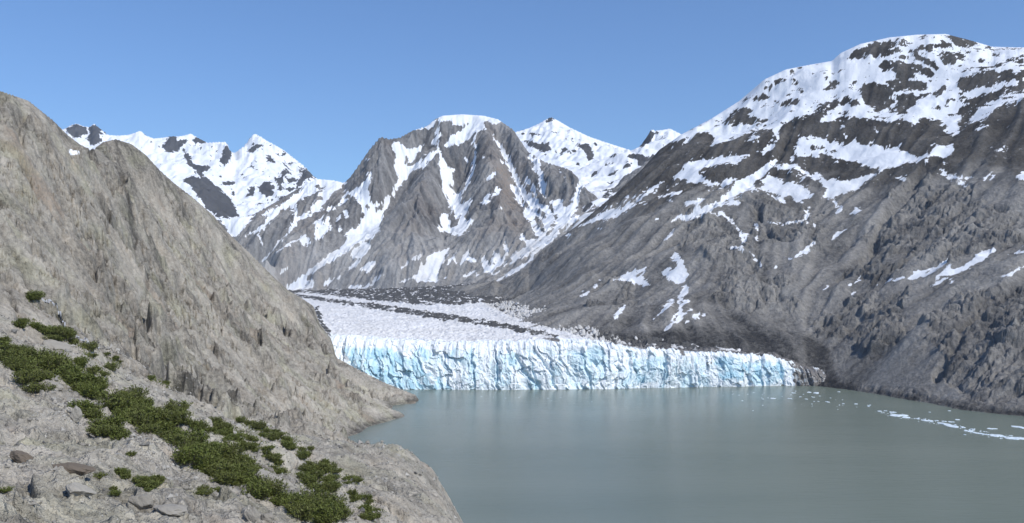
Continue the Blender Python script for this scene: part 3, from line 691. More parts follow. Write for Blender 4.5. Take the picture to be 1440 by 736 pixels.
# ---- left hill and the bench the eye stands on
left_lines = [
    [(-420,40,400),(-200,88,450),(0,128,500),(40,142,540),(75,170,600),(95,190,640),(112,203,670),(130,212,690),(150,229,690),(172,243,690)],
    [(129,212,800),(145,200,830),(163,196,850),(185,203,880),(205,218,910),(225,240,940),(245,258,970),(270,277,1000),(300,303,1030),(320,327,1050),(350,355,1070),(380,385,1090),(405,408,1105),(425,420,1115),(441,431,1122),(450,456,1118),(466,477,1110),(473,503,1095),(508,522,1060),(540,538,1030),(565,548,1010),(585,556,998),(589,563,994)],
    [(589,563,994),(575,568,959),(548,571,940),(546,577,902),(568,583,868),(566,587,847),(545,594,812),(520,602,775),(490,614,726),(465,625,686)],
    [(-420,250,300),(-200,280,340),(0,300,400),(100,330,480),(200,380,600),(300,440,720),(400,500,860),(500,545,950)],
    [(133,225,745),(160,262,745),(182,312,735)], [(190,270,840),(250,320,880),(330,400,950),(410,460,1010)],
    [(-420,420,200),(-150,415,270),(0,430,325),(60,460,335),(150,505,370),(250,548,420),(340,582,490),(420,612,590),(465,625,686)],
    [(-420,600,90),(-200,520,190),(0,500,250),(150,560,240),(280,600,270),(400,640,300),(480,650,400)],
    [(-420,700,60),(-200,600,140),(0,560,185),(150,600,190),(280,640,185),(400,680,190),(520,700,210)],
    [(0,640,115),(150,640,145)], [(-420,860,38),(-200,780,48),(0,736,62),(150,736,72),(280,736,85),(400,736,115),(520,736,150)],
    [(465,625,686),(500,640,470),(560,649,370),(590,660,310),(603,680,265),(618,705,230),(640,736,200),(680,800,160),(730,900,115)],
]
back = [(0, 4, 108.3), (-5, 12, 104.5), (4, 20, 99), (-14, 25, 101.5), (-30, 20, 107), (5, 60, 84), (-40, 4, 116), (14, 8, 99)]
for (px, py, Y) in left_lines[11][1:]:
    x, y, z = at(px, py, Y)
    back += [(x + 16, y + 4, z - 26), (x + 42, y + 8, -16), (x + 80, y + 10, -30)]
for (px, py, Y) in left_lines[2]:
    x, y, z = at(px, py, Y)
    back += [(x + 25, y - 18, -14), (x + 60, y - 40, -35)]
for (px, py, Y) in left_lines[0][:7]:
    x, y, z = at(px, py, Y); back += [(x - 60, y + 90, z - 22), (x - 120, y + 250, z - 60)]
for (px, py, Y) in left_lines[1][1:-4]:
    x, y, z = at(px, py, Y); back += [(x - 10, y + 60, z - 35), (x - 20, y + 160, z - 100), (x - 30, y + 320, z - 190)]
LT = Surface(left_lines, back, (-560, 130, 0, 1500), 2.5, 26, 2.0, 4)
LT.warp(7, 70, 403)
FL = LT.flow(36, 31, 2.0); FLb = LT.flow(18, 32, 1.0)
hill = sstep(0, 1, (LT.Y - 330 - .55 * (LT.X + 190)) / 60)
LT.Z = LT.Z + sstep(2, 30, LT.Z) * sstep(25, 120, LT.Y) * ((fbm(LT.X, LT.Y, 95, 4, 405, .5, True) - .25) * (3 + 5 * hill) - FL * .35 * (1 + 1.6 * hill))
LT.layers = {'f1': FL, 'f2': FLb, 'hill': hill}
STREAM = [(2,335),(18,352),(28,372),(35,392),(45,410),(58,424),(72,432),(84,448),(92,462),(104,474),(118,482),(140,494)]
GU2 = PatchMap(0)
GU2.stroke(STREAM, (5, 7)); GU2.stroke([(112,318),(135,340),(148,365),(150,382)], 4); GU2.stroke([(0,395),(15,420),(28,450)], 5); GU2.stroke([(170,240),(185,300),(190,345)], 8)
GU2.stroke([(150,219),(172,240)], 3); GU2.stroke([(208,390),(204,420)], 5); GU2.stroke([(228,395),(236,440)], 4); GU2.stroke([(330,580),(280,560),(200,525),(140,494)], 5); GU2.stroke([(155,300),(150,330)], 4)
GU2.blur(3)
CREST = PatchMap(0)
for ln in left_lines[:2]: CREST.stroke([(q[0], q[1]) for q in ln], 16)
CREST.blur(10)
def fine_left(X, Y, Z, lay):
    px, py = bearing(X, Y, Z)
    hl = lay['hill']; near = sstep(330, 60, Y); nz = sstep(5, 40, Y)
    u = sstep(-2, 12, Z) * (1 - .8 * CREST.get(px, py))
    wx = X + fbm(X, Y, 18, 3, 421) * 7; wy = Y + fbm(X, Y, 18, 3, 422) * 7
    d, ox, oy, ra, rb, rc = cells(wx / 10, wy / 17, 4)
    d2, ox2, oy2, ra2, rb2, rc2 = cells(wx / 3.6, wy / 6, 6)
    cr = sstep(-.15, .3, fbm(X, Y, 60, 3, 424)) * (.35 + .65 * hl)
    crag = soften((ra - .5) * 6 + (ox * (rb - .5) + oy * (rc - .5)) * 12 + (ra2 - .5) * 2.8 + (ox2 * (rb2 - .5) + oy2 * (rc2 - .5)) * 6.5, 2)
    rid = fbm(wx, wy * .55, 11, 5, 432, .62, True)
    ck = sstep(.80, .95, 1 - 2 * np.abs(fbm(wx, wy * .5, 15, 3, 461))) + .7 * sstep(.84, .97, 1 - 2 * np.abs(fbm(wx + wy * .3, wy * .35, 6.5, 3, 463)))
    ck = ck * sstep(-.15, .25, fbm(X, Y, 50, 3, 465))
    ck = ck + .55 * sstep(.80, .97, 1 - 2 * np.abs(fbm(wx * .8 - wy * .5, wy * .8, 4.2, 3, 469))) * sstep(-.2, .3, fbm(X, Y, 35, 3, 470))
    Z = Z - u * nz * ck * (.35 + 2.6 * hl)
    Z = Z + u * nz * hl * fbm(wx, wy * .7, 4.6, 4, 471, .62, True) * 1.5
    Z = Z + u * nz * (cr * crag * (.5 + 1.9 * hl) + (rid - .38) * (.7 + 3.6 * hl * sstep(.2, .8, cr + .25)) + fbm(X, Y, 24, 4, 431, .6) * (1.6 + 2.6 * hl) + fbm(X, Y, 6, 4, 433, .65) * (.9 + 1.1 * hl) + fbm(X, Y, 2.6, 3, 434, .65) * (.35 + .45 * hl) - lay['f2'] * .25 * hl)
    d5, ox5, oy5, ra5, rb5, rc5 = cells((wx + wy * .3) / 5.5, wy / 9, 11)
    slab = soften((ra5 - .5) * 2.2 + ox5 * (rb5 - .5) * 4.0 + oy5 * (rc5 - .5) * 4.5, 1)
    Z = Z + u * nz * (1 - hl) * slab * sstep(-.25, .15, fbm(X, Y, 30, 3, 467)) * .6
    # whaleback bedrock knobs on the bench
    kn = sstep(.18, .5, fbm(X / 1.0, Y / 2.0, 16, 2, 435))
    Z = Z + (1 - hl) * nz * u * kn * (1.5 + fbm(X + Y * .3, Y, 2.2, 3, 437, .6, True) * .55)
    Z = Z + (1 - hl) * nz * (fbm(X, Y, 1.7, 4, 439, .65) * .55 + fbm(X, Y, 4.5, 4, 440, .6, True) * .6)
    gu = GU2.get(px + fbm(X, Y, 14, 4, 451) * 5, py) * np.clip(.7 + 1.2 * fbm(X, Y, 9, 3, 452), 0, 1.3)
    Z = Z - gu * (1.0 + 2.2 * sstep(100, 420, Y))
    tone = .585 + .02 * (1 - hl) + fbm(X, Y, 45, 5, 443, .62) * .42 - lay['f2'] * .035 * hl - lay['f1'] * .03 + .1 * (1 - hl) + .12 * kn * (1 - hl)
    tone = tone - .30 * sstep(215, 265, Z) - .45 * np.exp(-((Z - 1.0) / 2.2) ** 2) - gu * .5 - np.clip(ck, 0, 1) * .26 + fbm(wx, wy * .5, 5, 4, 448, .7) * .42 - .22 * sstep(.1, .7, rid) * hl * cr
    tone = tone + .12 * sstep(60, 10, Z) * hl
    warm = .7 * sstep(.22, .5, fbm(X, Y, 40, 4, 445)) * hl + .35 * sstep(.25, .5, fbm(X, Y, 12, 3, 447)) * (1 - hl)
    return Z, {'tone': np.clip(tone, 0, 1), 'warm': np.clip(warm, 0, 1)}
SNL = PatchMap(0); SNL.poly([(96,209),(104,211),(113,213),(111,217),(98,218)]); SNL.blur(1)
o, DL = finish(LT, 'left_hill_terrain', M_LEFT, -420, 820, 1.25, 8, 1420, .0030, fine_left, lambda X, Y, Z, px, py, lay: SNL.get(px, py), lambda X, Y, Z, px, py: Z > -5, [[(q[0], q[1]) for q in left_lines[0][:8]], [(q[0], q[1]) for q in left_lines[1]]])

# ------------------------------------------------------------------ glacier
gl_lines = [
    [(360,478,1115),(440,480,1120),(500,484,1122),(560,488,1126),(640,490,1128),(720,487,1132),(800,481,1138),(860,486,1144),(920,494,1149),(1000,498,1158),(1060,501,1164),(1100,507,1170),(1135,519,1172),(1165,530,1170)],
    [(400,462,1300),(500,461,1350),(600,465,1390),(700,471,1330),(780,474,1240)],
    [(400,418,2830),(416,418,2800),(468,426,2300),(520,433,2000),(584,442,1750),(646,452,1550),(706,462,1400),(760,473,1280),(780,478,1220)],
    [(400,409,3100),(480,408,2980),(560,406,2880),(640,404,2820),(700,397,2740)],
    [(640,426,2000),(700,437,1750),(760,450,1500),(800,464,1310),(850,480,1215)],
    [(640,418,2300),(700,419,2150),(740,423,1950),(790,428,1680),(825,446,1400),(850,464,1315),(880,479,1245),(905,489,1220),(1000,494,1220),(1100,508,1200)],
    [(300,440,1900),(360,420,2500)],
]
GT = Surface(gl_lines, [], (-760, 420, 1090, 3200), 5, 60, 1.0)
X, Y = fan(380, 1150, 1.2, 1100, 3100, .0016)
Z = GT.sample(GT.Z, X, Y, True)
pxg, pyg = bearing(X, Y, Z)
SER = PatchMap(0)    # broken dirty ice against the right wall
SER.poly([(680,428),(720,416),(800,418),(835,440),(865,462),(910,486),(1000,497),(1090,506),(1140,520),(1140,560),(1000,510),(900,497),(845,485),(800,470),(770,462),(720,447)]); SER.blur(3)
DB = PatchMap(0)     # rock debris carried on the ice
MOR = [(408,416),(416,418),(440,421),(468,426),(520,433),(550,438),(584,443),(616,448),(646,452),(676,457),(706,462),(736,469),(760,473),(785,479)]
DB.stroke(MOR, (5, 6)); DB.stroke(MOR[4:12], 8)
DB.poly([(400,402),(700,392),(760,400),(800,428),(740,422),(690,428),(640,432),(590,431),(540,427),(480,420),(440,414),(400,414)])
DB.poly([(880,484),(930,470),(1140,500),(1150,560),(1085,507),(1060,499),(1000,496),(930,493)], .95); DB.poly([(830,462),(880,470),(920,494),(870,487),(850,480)], .8)
DB.stroke([(446,438),(452,460),(466,478),(474,505),(484,520)], 7)
DB.blur(2)
GFX, GFY = np.array([at(q[0], 548, q[2])[0] for q in gl_lines[0]]), np.array([q[2] for q in gl_lines[0]], float)
ser = SER.get(pxg, pyg); deb = DB.get(pxg + fbm(X, Y, 40, 3, 502) * 5, pyg + fbm(X, Y, 40, 4, 503) * 2.2)
wx = X + fbm(X, Y, 30, 3, 505) * 10; wy = Y + fbm(X, Y, 30, 3, 506) * 10
d, ox, oy, ra, rb, rc = cells(wx / 9, wy / 11, 3)
blk = (ra - .3) * (1 - d * 1.1)
ds, osx, osy, rsa, rsb, rsc = cells(wx / 5.5, wy / 7.5, 12)
sblk = (rsa - .2) * (1 - ds * 1.2)
crev = fbm(wx * .35 + wy * .25, wy, 13, 3, 507, .55, True)
fine = fbm(X, Y, 9, 4, 508, .6)
Z0 = Z
brk = np.exp(-np.clip(Y - np.interp(X, GFX, GFY) - 8, 0, None) / 40) * (1 - ser)
Z = Z + brk * (blk * 3 + fbm(wx * .5, wy * 1.6, 14, 4, 515, .6, True) * 4 - 2) + (1 - ser) * (crev * 4.6 + fine * 4.6 + blk * 1.8 + fbm(X, Y, 4.5, 3, 516, .6) * 2.0) + ser * (sblk * 12 + fine * 4 - 3) + deb * (1 - ser) * (fbm(X, Y, 30, 4, 509) * 5 + 2)
debris = deb * (.53 + 1.15 * fbm(X, Y, 26, 5, 510, .65) + .3 * fine) 
debris = np.clip(debris * 1.5, 0, 1)
debris = np.maximum(debris, ser * sstep(.22, -.16, sblk + fine * .3 - .14 + .5 * fbm(X, Y, 60, 3, 511)))
grime = np.clip(.25 + fbm(X, Y, 70, 4, 512) * .6 + ser * .8, 0, 1)

k = NT('glacier_ice_surface')
db = k.math('ADD', k.attr('debris'), k.math('MULTIPLY', k.math('SUBTRACT', k.noise(.12, 5, .65), .5), .9))
db = k.math('MULTIPLY', k.remap(db, .38, .62, smooth=True), k.remap(k.attr('debris'), .02, .12))
ice = k.mix(k.attr('grime'), (.74, .745, .755), (.45, .44, .41))
ice = k.mix(k.remap(k.noise(.06, 5, .6), .35, .75), ice, (.58, .58, .59))
rub = k.mix(k.noise(.35, 4, .7), (.022, .023, .026), (.13, .128, .122))
k.val(k.b.inputs['Base Color'], k.mix(db, ice, rub)); k.val(k.b.inputs['Roughness'], .75); k.b.inputs['Specular IOR Level'].default_value = .25
k.link(k.bump(k.noise(.28, 4, .6), .55, 2.2), k.b.inputs['Normal'])
M_ICE = k.m

glacier = empty('glacier', at(760, 548, 1118))
tag(glacier, 'crevassed white glacier with dark debris stripes ending in a blue ice cliff above the water', 'glacier')
# front line: where the ice cliff stands in the water
front = np.array([at(360, 548, 1115)[:2], at(480, 548, 1113)[:2], at(560, 548, 1115)[:2], at(640, 548.3, 1112)[:2], at(720, 548.5, 1111)[:2], at(800, 548, 1116)[:2], at(860, 547.5, 1120)[:2], at(920, 546, 1134)[:2], at(1000, 544.5, 1148)[:2], at(1060, 543.5, 1158)[:2], at(1100, 543, 1163)[:2], at(1165, 543, 1164)[:2]])
front[0, 1] += 10
seg = np.hypot(*np.diff(front, axis=0).T); cum = np.concatenate([[0], np.cumsum(seg)])
fx_line = lambda s: np.interp(s, cum, front[:, 0]); fy_line = lambda s: np.interp(s, cum, front[:, 1])
def front_y(x): return np.interp(x, front[:, 0], front[:, 1])
u1 = np.arange(0, cum[-1], .6); v1 = np.linspace(0, 1, 110)
U, V = np.meshgrid(u1.astype(f32), v1.astype(f32))
bx, by = fx_line(U), fy_line(U)
# lean back: gentler on the left end, steep elsewhere
pxf = 720 + F * bx / by
lean = np.interp(pxf, [360, 480, 560, 640, 720, 820, 1000, 1080, 1140], [38, 36, 32, 24, 18, 12, 9, 12, 18])
crest = GT.sample(GT.Z, bx, by + lean + 6, True)
jag = fbm(U, 0 * U, 22, 5, 520, .62) * 8 + fbm(U, 0 * U, 3.5, 2, 524) * 1.6
top = np.maximum(crest + jag + 2.2, 6)
# facets left by calving
uu = U + V * top * (.10 + .9 * fbm(U, 0 * U, 130, 2, 549)) + fbm(U, V * top, 16, 3, 530) * 7; vv = V * top + fbm(U, V * top, 16, 3, 531) * 5
d, ox, oy, ra, rb, rc = cells(uu / 15, vv / 22, 3)
d2, ox2, oy2, ra2, rb2, rc2 = cells((uu + ra * 30) / 5.5, vv / 8, 8)
d3, ox3, oy3, ra3, rb3, rc3 = cells((uu + ra2 * 30) / 2.2, vv / 3, 9)
disp = (ra - .5) * 2.6 + (ox * (rb - .5) * 10 + oy * (rc - .5) * 9) + (ra2 - .5) * 1.3 + ox2 * (rb2 - .5) * 3.6 + oy2 * (rc2 - .5) * 4 + (ra3 - .5) * .8 + ox3 * (rb3 - .5) * 2.4
cols = fbm(U, V * top * .18, 26, 5, 534, .6) * 2.4 + fbm(U, 0 * U, 85, 3, 548) * 9
crack = sstep(.78, .93, 1 - np.abs(fbm(uu, vv * .16, 34, 3, 536)) * 2.2) 
disp = disp + cols - crack * 3.6
edge = sstep(0, .06, V)
lb = lean * V ** 1.8 + 3.0 * sstep(.9, 1, V) ** 2
dirx, diry = np.gradient(bx, axis=1), np.gradient(by, axis=1); nn = np.hypot(dirx, diry) + 1e-6
nx_, ny_ = diry / nn, -dirx / nn
off = disp * (.45 + .55 * np.clip(np.sin(V * np.pi), 0, 1) ** .5) - lb
FXc = bx + nx_ * off; FYc = by + ny_ * off; FZc = -3 + V * (top + 3) + fbm(U, V * 40, 5, 3, 540) * 1.2 * edge
pf, yf = bearing(FXc, FYc, FZc)
BL = PatchMap(0)
for q, v in (([(480,490),(520,488),(560,495),(600,520),(640,548),(560,548),(500,520)], .85), ([(520,490),(545,492),(550,512),(520,505)], .9), ([(590,490),(606,492),(604,505),(592,505)], 1), ([(630,490),(640,492),(640,510),(630,505)], .8), ([(715,492),(730,500),(745,530),(760,546),(740,545),(725,520)], .6), ([(640,490),(665,488),(670,520),(660,546),(645,520)], .35),
             ([(1005,503),(1040,503),(1050,515),(1045,535),(1010,530)], 1.0), ([(1050,510),(1095,508),(1105,525),(1085,543),(1055,540)], .75), ([(690,505),(715,500),(720,540),(695,545)], .35), ([(765,490),(785,490),(790,530),(770,525)], .45), ([(820,490),(850,492),(860,520),(830,540),(815,520)], .3), ([(890,500),(935,500),(940,535),(895,540)], .5), ([(955,500),(990,500),(1000,545),(960,545)], .25)):
    BL.poly(q, v)
BL.blur(4)
DC = PatchMap(0)
DC.stroke([(958,496),(957,520),(952,545)], (5, 2)); DC.stroke([(975,500),(972,520)], 2); DC.stroke([(1000,500),(999,515)], 2.5); DC.poly([(1112,505),(1180,510),(1180,550),(1118,548)], .8); DC.poly([(945,500),(985,500),(985,545),(945,545)], .28)
DC.blur(1)
blue = BL.get(pf + fbm(U, V * 40, 9, 3, 541) * 9, yf + fbm(U, V * 40, 9, 3, 542) * 6) * (.35 + .9 * ra2) + .30 * ra * ra2 + .55 * fbm(uu, vv * .6, 17, 5, 543, .62) + .18 * (ra3 - .5) + crack * .25
white = sstep(.72, 1.0, V + .25 * fbm(U, V * 20, 12, 3, 547)) * .8
dirtc = DC.get(pf + fbm(U, V * 40, 12, 4, 545) * 16, yf) * (.6 + .8 * ra3) + .45 * crack * sstep(.1, .45, fbm(U, V * 20, 50, 3, 546)) + .16 * sstep(.85, 1, ra2 * rb3 + .25)
def ice_height(x, y):
    return bilin(Z, np.clip((720 + F * x / y - 380) / 1.2, 0, Z.shape[1] - 1.01), np.clip((np.log(y) - math.log(1100)) / .0016, 0, Z.shape[0] - 1.01))
nc = 34; tc = (np.arange(1, nc + 1) / nc)[:, None] ** 1.4
CY = FYc[-1][None] + tc * 46; CX = FXc[-1][None] + 0 * tc
zs = ice_height(CX, CY); e_ = sstep(0, .75, tc)
CZ = FZc[-1][None] * (1 - e_) + (zs + .15) * e_ + (fbm(CX, CY, 7, 4, 551, .6) * 3.0 + (fbm(CX + CY * .4, CY * 1.5, 15, 3, 552, .6, True) - .3) * 3.5) * (1 - e_)
CZ[-1] = zs[-1] - 1.5
FXc = np.vstack([FXc, CX]); FYc = np.vstack([FYc, CY]); FZc = np.vstack([FZc, CZ])
hol = sstep(.1, -.35, fbm(CX + CY * .4, CY * 1.5, 15, 3, 552, .6, True) - .3 + fbm(CX, CY, 7, 4, 551, .6))
ext = lambda a, v: np.vstack([a, (v + 0 * CX).astype(a.dtype)])
blue = ext(blue, blue[-1][None] * (1 - e_) * .8 + .5 * hol * (1 - e_)); white = ext(white, .55 + 0 * tc); dirtc = ext(dirtc, DB.get(*bearing(CX, CY, CZ)) * .9 + dirtc[-1][None] * .6)
U = np.vstack([U, np.repeat(U[-1:], nc, 0)])
h, w = U.shape
j, i = np.meshgrid(np.arange(h - 1), np.arange(w - 1), indexing='ij')
q = np.stack([(j * w + i), (j * w + i + 1), ((j + 1) * w + i + 1), ((j + 1) * w + i)], -1).reshape(-1, 4)
k = NT('glacier_cliff_ice')
b0 = k.math('SUBTRACT', k.math('ADD', k.attr('blue'), k.math('MULTIPLY', k.math('SUBTRACT', k.noise(.16, 5, .65, stretch=(1, 1, .4)), .5), .7)), k.attr('white'))
c = k.mix(k.remap(b0, .02, .52), (.76, .805, .835), (.60, .745, .81))
c = k.mix(k.remap(b0, .52, 1.2), c, (.37, .58, .69))
dn = k.math('ADD', k.attr('dirt'), k.math('MULTIPLY', k.math('SUBTRACT', k.noise(.3, 4, .6), .5), .3))
c = k.mix(k.remap(dn, .3, .75), c, (.16, .15, .14))
k.val(k.b.inputs['Base Color'], c); k.val(k.b.inputs['Roughness'], .5); k.b.inputs['Specular IOR Level'].default_value = .3
k.link(k.bump(k.noise(.5, 4, .6, stretch=(1, 1, .5)), .5, 1.2), k.b.inputs['Normal'])
cliff = raw_mesh('ice_cliff', np.stack([FXc, FYc, FZc], -1).reshape(-1, 3), q, {'blue': np.clip(blue, 0, 1.3).ravel(), 'white': (white * .6).ravel(), 'dirt': np.clip(dirtc, 0, 1).ravel()}, k.m)
def adopt(o, parent):
    bpy.context.view_layer.update()
    o.parent = parent; o.matrix_parent_inverse = Matrix.Translation(-parent.location)
adopt(cliff, glacier)
lean_x = np.interp(720 + F * X / Y, [360, 480, 560, 640, 720, 820, 1000, 1080, 1140], [38, 36, 32, 24, 18, 12, 9, 12, 18])
behind = Y - front_y(X) - lean_x
# melt the surface down to the crest right behind the cliff
jx = np.interp(X, bx[0], jag[0])
nearc = np.exp(-np.clip(behind, 0, None) / 9)

pxs, pys = bearing(X, Y, Z)
keep = (behind > 34) & (pxs < 1160)
# medial moraine: rubble ridge as a part of its own
mm = np.abs(0 * X)
MM = PatchMap(0); MM.stroke(MOR, (8, 9)); MM.blur(1)
surf = sheet('ice_surface', X, Y, Z.astype(f32), keep, {'debris': debris, 'grime': grime}, M_ICE)
adopt(surf, glacier)

# ------------------------------------------------------------------ water
k = NT('silty_fjord_water')
lw = k.noise(.004, 3, .5, stretch=(.5, 2.2, 1))
k.val(k.b.inputs['Base Color'], k.mix(k.remap(lw, .3, .7), (.132, .162, .130), (.165, .194, .158)))
k.val(k.b.inputs['Roughness'], .24); k.b.inputs['IOR'].default_value = 1.33; k.b.inputs['Specular IOR Level'].default_value = .4
w1 = k.noise(.9, 4, .6, stretch=(.7, 1.6, 1)); w2 = k.noise(.11, 4, .55, stretch=(.6, 2.2, 1))
b1 = k.bump(w2, .30, .8); k.link(k.bump(w1, .4, .12, b1), k.b.inputs['Normal'])
co = np.array([(-12000, -3000, 0), (12000, -3000, 0), (12000, 11000, 0), (-12000, 11000, 0)], f32)
tag(raw_mesh('water', co, np.array([[0, 1, 2, 3]]), {}, k.m), kind='structure')
k = NT('silt'); k.b.inputs['Base Color'].default_value = (.1, .1, .09, 1)
tag(raw_mesh('ground', co + np.array([0, 0, -60], f32), np.array([[0, 1, 2, 3]]), {}, k.m), kind='structure')
# ------------------------------------------------------------------ things on the slope and on the water
XL, YL, ZL, PXL, PYL, _ = DL
pc0 = PXL[0, 0]; pcs = PXL[0, 1] - PXL[0, 0]
def ground(px, py):
    """point of the slope seen along a bearing"""
    c = int(np.clip(round((px - pc0) / pcs), 0, XL.shape[1] - 1))
    col_ = PYL[:, c]; s = np.nonzero((col_ <= py) & (YL[:, c] > 18))[0]
    if not len(s): return None
    i = s[0]
    return float(XL[i, c]), float(YL[i, c]), float(ZL[i, c])
def rowcol(px, py):
    c = int(np.clip(round((px - pc0) / pcs), 0, XL.shape[1] - 1)); s = np.nonzero((PYL[:, c] <= py) & (YL[:, c] > 18))[0]
    return (s[0], c) if len(s) else None

# stream -------------------------------------------------------------------
k = NT('white_stream_water'); k.b.inputs['Base Color'].default_value = (.42, .43, .45, 1); k.b.inputs['Roughness'].default_value = .25
sv, sq = [], []
path = []
for a_, b_ in zip(STREAM[5:-1], STREAM[6:]):
    for t in np.linspace(0, 1, 16)[:-1]: path.append((a_[0] + t * (b_[0] - a_[0]), a_[1] + t * (b_[1] - a_[1])))
for n_, (px, py) in enumerate(path):
    g = ground(px, py)
    if g is None: continue
    wv = .22 + .4 * abs(math.sin(n_ * .37)) * (.5 + .5 * math.sin(n_ * .11))
    sv += [(g[0] - wv, g[1] - wv * .3, g[2] + .25), (g[0] + wv, g[1] + wv * .3, g[2] + .25)]
sq = [(2 * i, 2 * i + 1, 2 * i + 3, 2 * i + 2) for i in range(len(sv) // 2 - 1)]
tag(raw_mesh('stream', np.array(sv, f32), np.array(sq), {}, k.m), kind='structure')

# shrubs -------------------------------------------------------------------
k = NT('willow_leaf')
oi = k.add('ShaderNodeObjectInfo').outputs['Random']; geo = k.add('ShaderNodeNewGeometry').outputs['Random Per Island']
c = k.mix(geo, (.064, .082, .013), (.145, .170, .042)); c = k.mix(k.math('MULTIPLY', oi, .5), c, (.10, .10, .034))
k.val(k.b.inputs['Base Color'], c); k.val(k.b.inputs['Roughness'], .6); k.b.inputs['Specular IOR Level'].default_value = .2
M_LEAF = k.m
k = NT('willow_twig'); k.b.inputs['Base Color'].default_value = (.10, .085, .06, 1); k.b.inputs['Roughness'].default_value = .9; M_TWIG = k.m

def leaf_quads(P, D, L, W, r):
    """narrow leaf sprays at points P pointing along D"""
    n = len(P)
    side = np.cross(D, r.standard_normal((n, 3))); side /= np.linalg.norm(side, axis=1)[:, None] + 1e-6
    a = P - side * W[:, None] / 2; b = P + side * W[:, None] / 2
    m1 = P + D * L[:, None] * .6 + side * W[:, None] * .6; m2 = P + D * L[:, None] * .6 - side * W[:, None] * .6
    v = np.stack([a, b, m1, m2], 1).reshape(-1, 3)
    return v, np.arange(n * 4).reshape(n, 4)
def shrub_meshes(seed, R_, H_, nst, upright):
    r = np.random.default_rng(seed)
    stems_v, stems_q, P, D = [], [], [], []
    for s in range(nst):
        az = r.random() * 2 * np.pi; rr = R_ * math.sqrt(r.random())
        tip = np.array([math.cos(az) * rr, math.sin(az) * rr, H_ * (1 - .45 * (rr / R_) ** 2) * r.uniform(.7, 1.1)])
        base = np.array([math.cos(az) * rr * .35, math.sin(az) * rr * .35, -.25])
        mid = base * .45 + tip * .55 + np.array([math.cos(az), math.sin(az), 0]) * rr * .12
        rad = r.uniform(.018, .035); b0 = len(stems_v)
        for t, q in zip((1, .7, .3), (base, mid, tip)):
            for kk in range(3):
                an = kk * 2.094; stems_v.append(q + np.array([math.cos(an), math.sin(an), 0]) * rad * t)
        for ring in (0, 3):
            for kk in range(3): stems_q.append((b0 + ring + kk, b0 + ring + (kk + 1) % 3, b0 + ring + 3 + (kk + 1) % 3, b0 + ring + 3 + kk))
        nl = r.integers(22, 34)
        for l in range(nl):
            t = r.uniform(.18, 1.0); q = (base * (1 - t) ** 2 + 2 * mid * t * (1 - t) + tip * t * t)
            P.append(q + r.standard_normal(3) * .13 * R_ / 1.4)
            d = r.standard_normal(3) * .8 + np.array([math.cos(az) * .4, math.sin(az) * .4, upright]); D.append(d / np.linalg.norm(d))
    P = np.array(P); D = np.array(D); n = len(P)
    lv, lq = leaf_quads(P, D, r.uniform(.26, .5, n), r.uniform(.045, .10, n), r)
    return (np.array(stems_v), np.array(stems_q)), (lv, lq)
protos = []
for i_, (R_, H_, nst, upr) in enumerate([(1.5, 1.9, 46, .9), (1.25, 1.5, 38, .9), (1.7, 2.2, 54, 1.0), (1.0, 1.3, 30, .8), (1.4, 1.7, 42, 1.0), (.8, .9, 22, .7)]):
    (sv_, sq_), (lv_, lq_) = shrub_meshes(900 + i_, R_, H_, nst, upr)
    root = empty('willow_shrub', (0, 0, 0))
    st = raw_mesh('stems', sv_, sq_, {}, M_TWIG, root); fo = raw_mesh('foliage', lv_, lq_, {}, M_LEAF, root, smooth=False)
    protos.append((root, st, fo))
used_proto = set()
def place_shrub(i, loc, rz, sc, label, group):
    root, st, fo = protos[i]
    if i in used_proto:
        r2 = root.copy(); col.objects.link(r2)
        for ch in (st, fo):
            c2 = ch.copy(); col.objects.link(c2); c2.parent = r2
        root = r2
    used_proto.add(i)
    root.location = loc; root.rotation_euler = (0, 0, rz); root.scale = sc
    tag(root, label, 'shrub', group)
    return root
k1 = K(0, 400, 4.183); k2 = K(200, 560, 4.183); k3 = K(0, 560, 4.183); k4 = K(420, 560, 4.183)
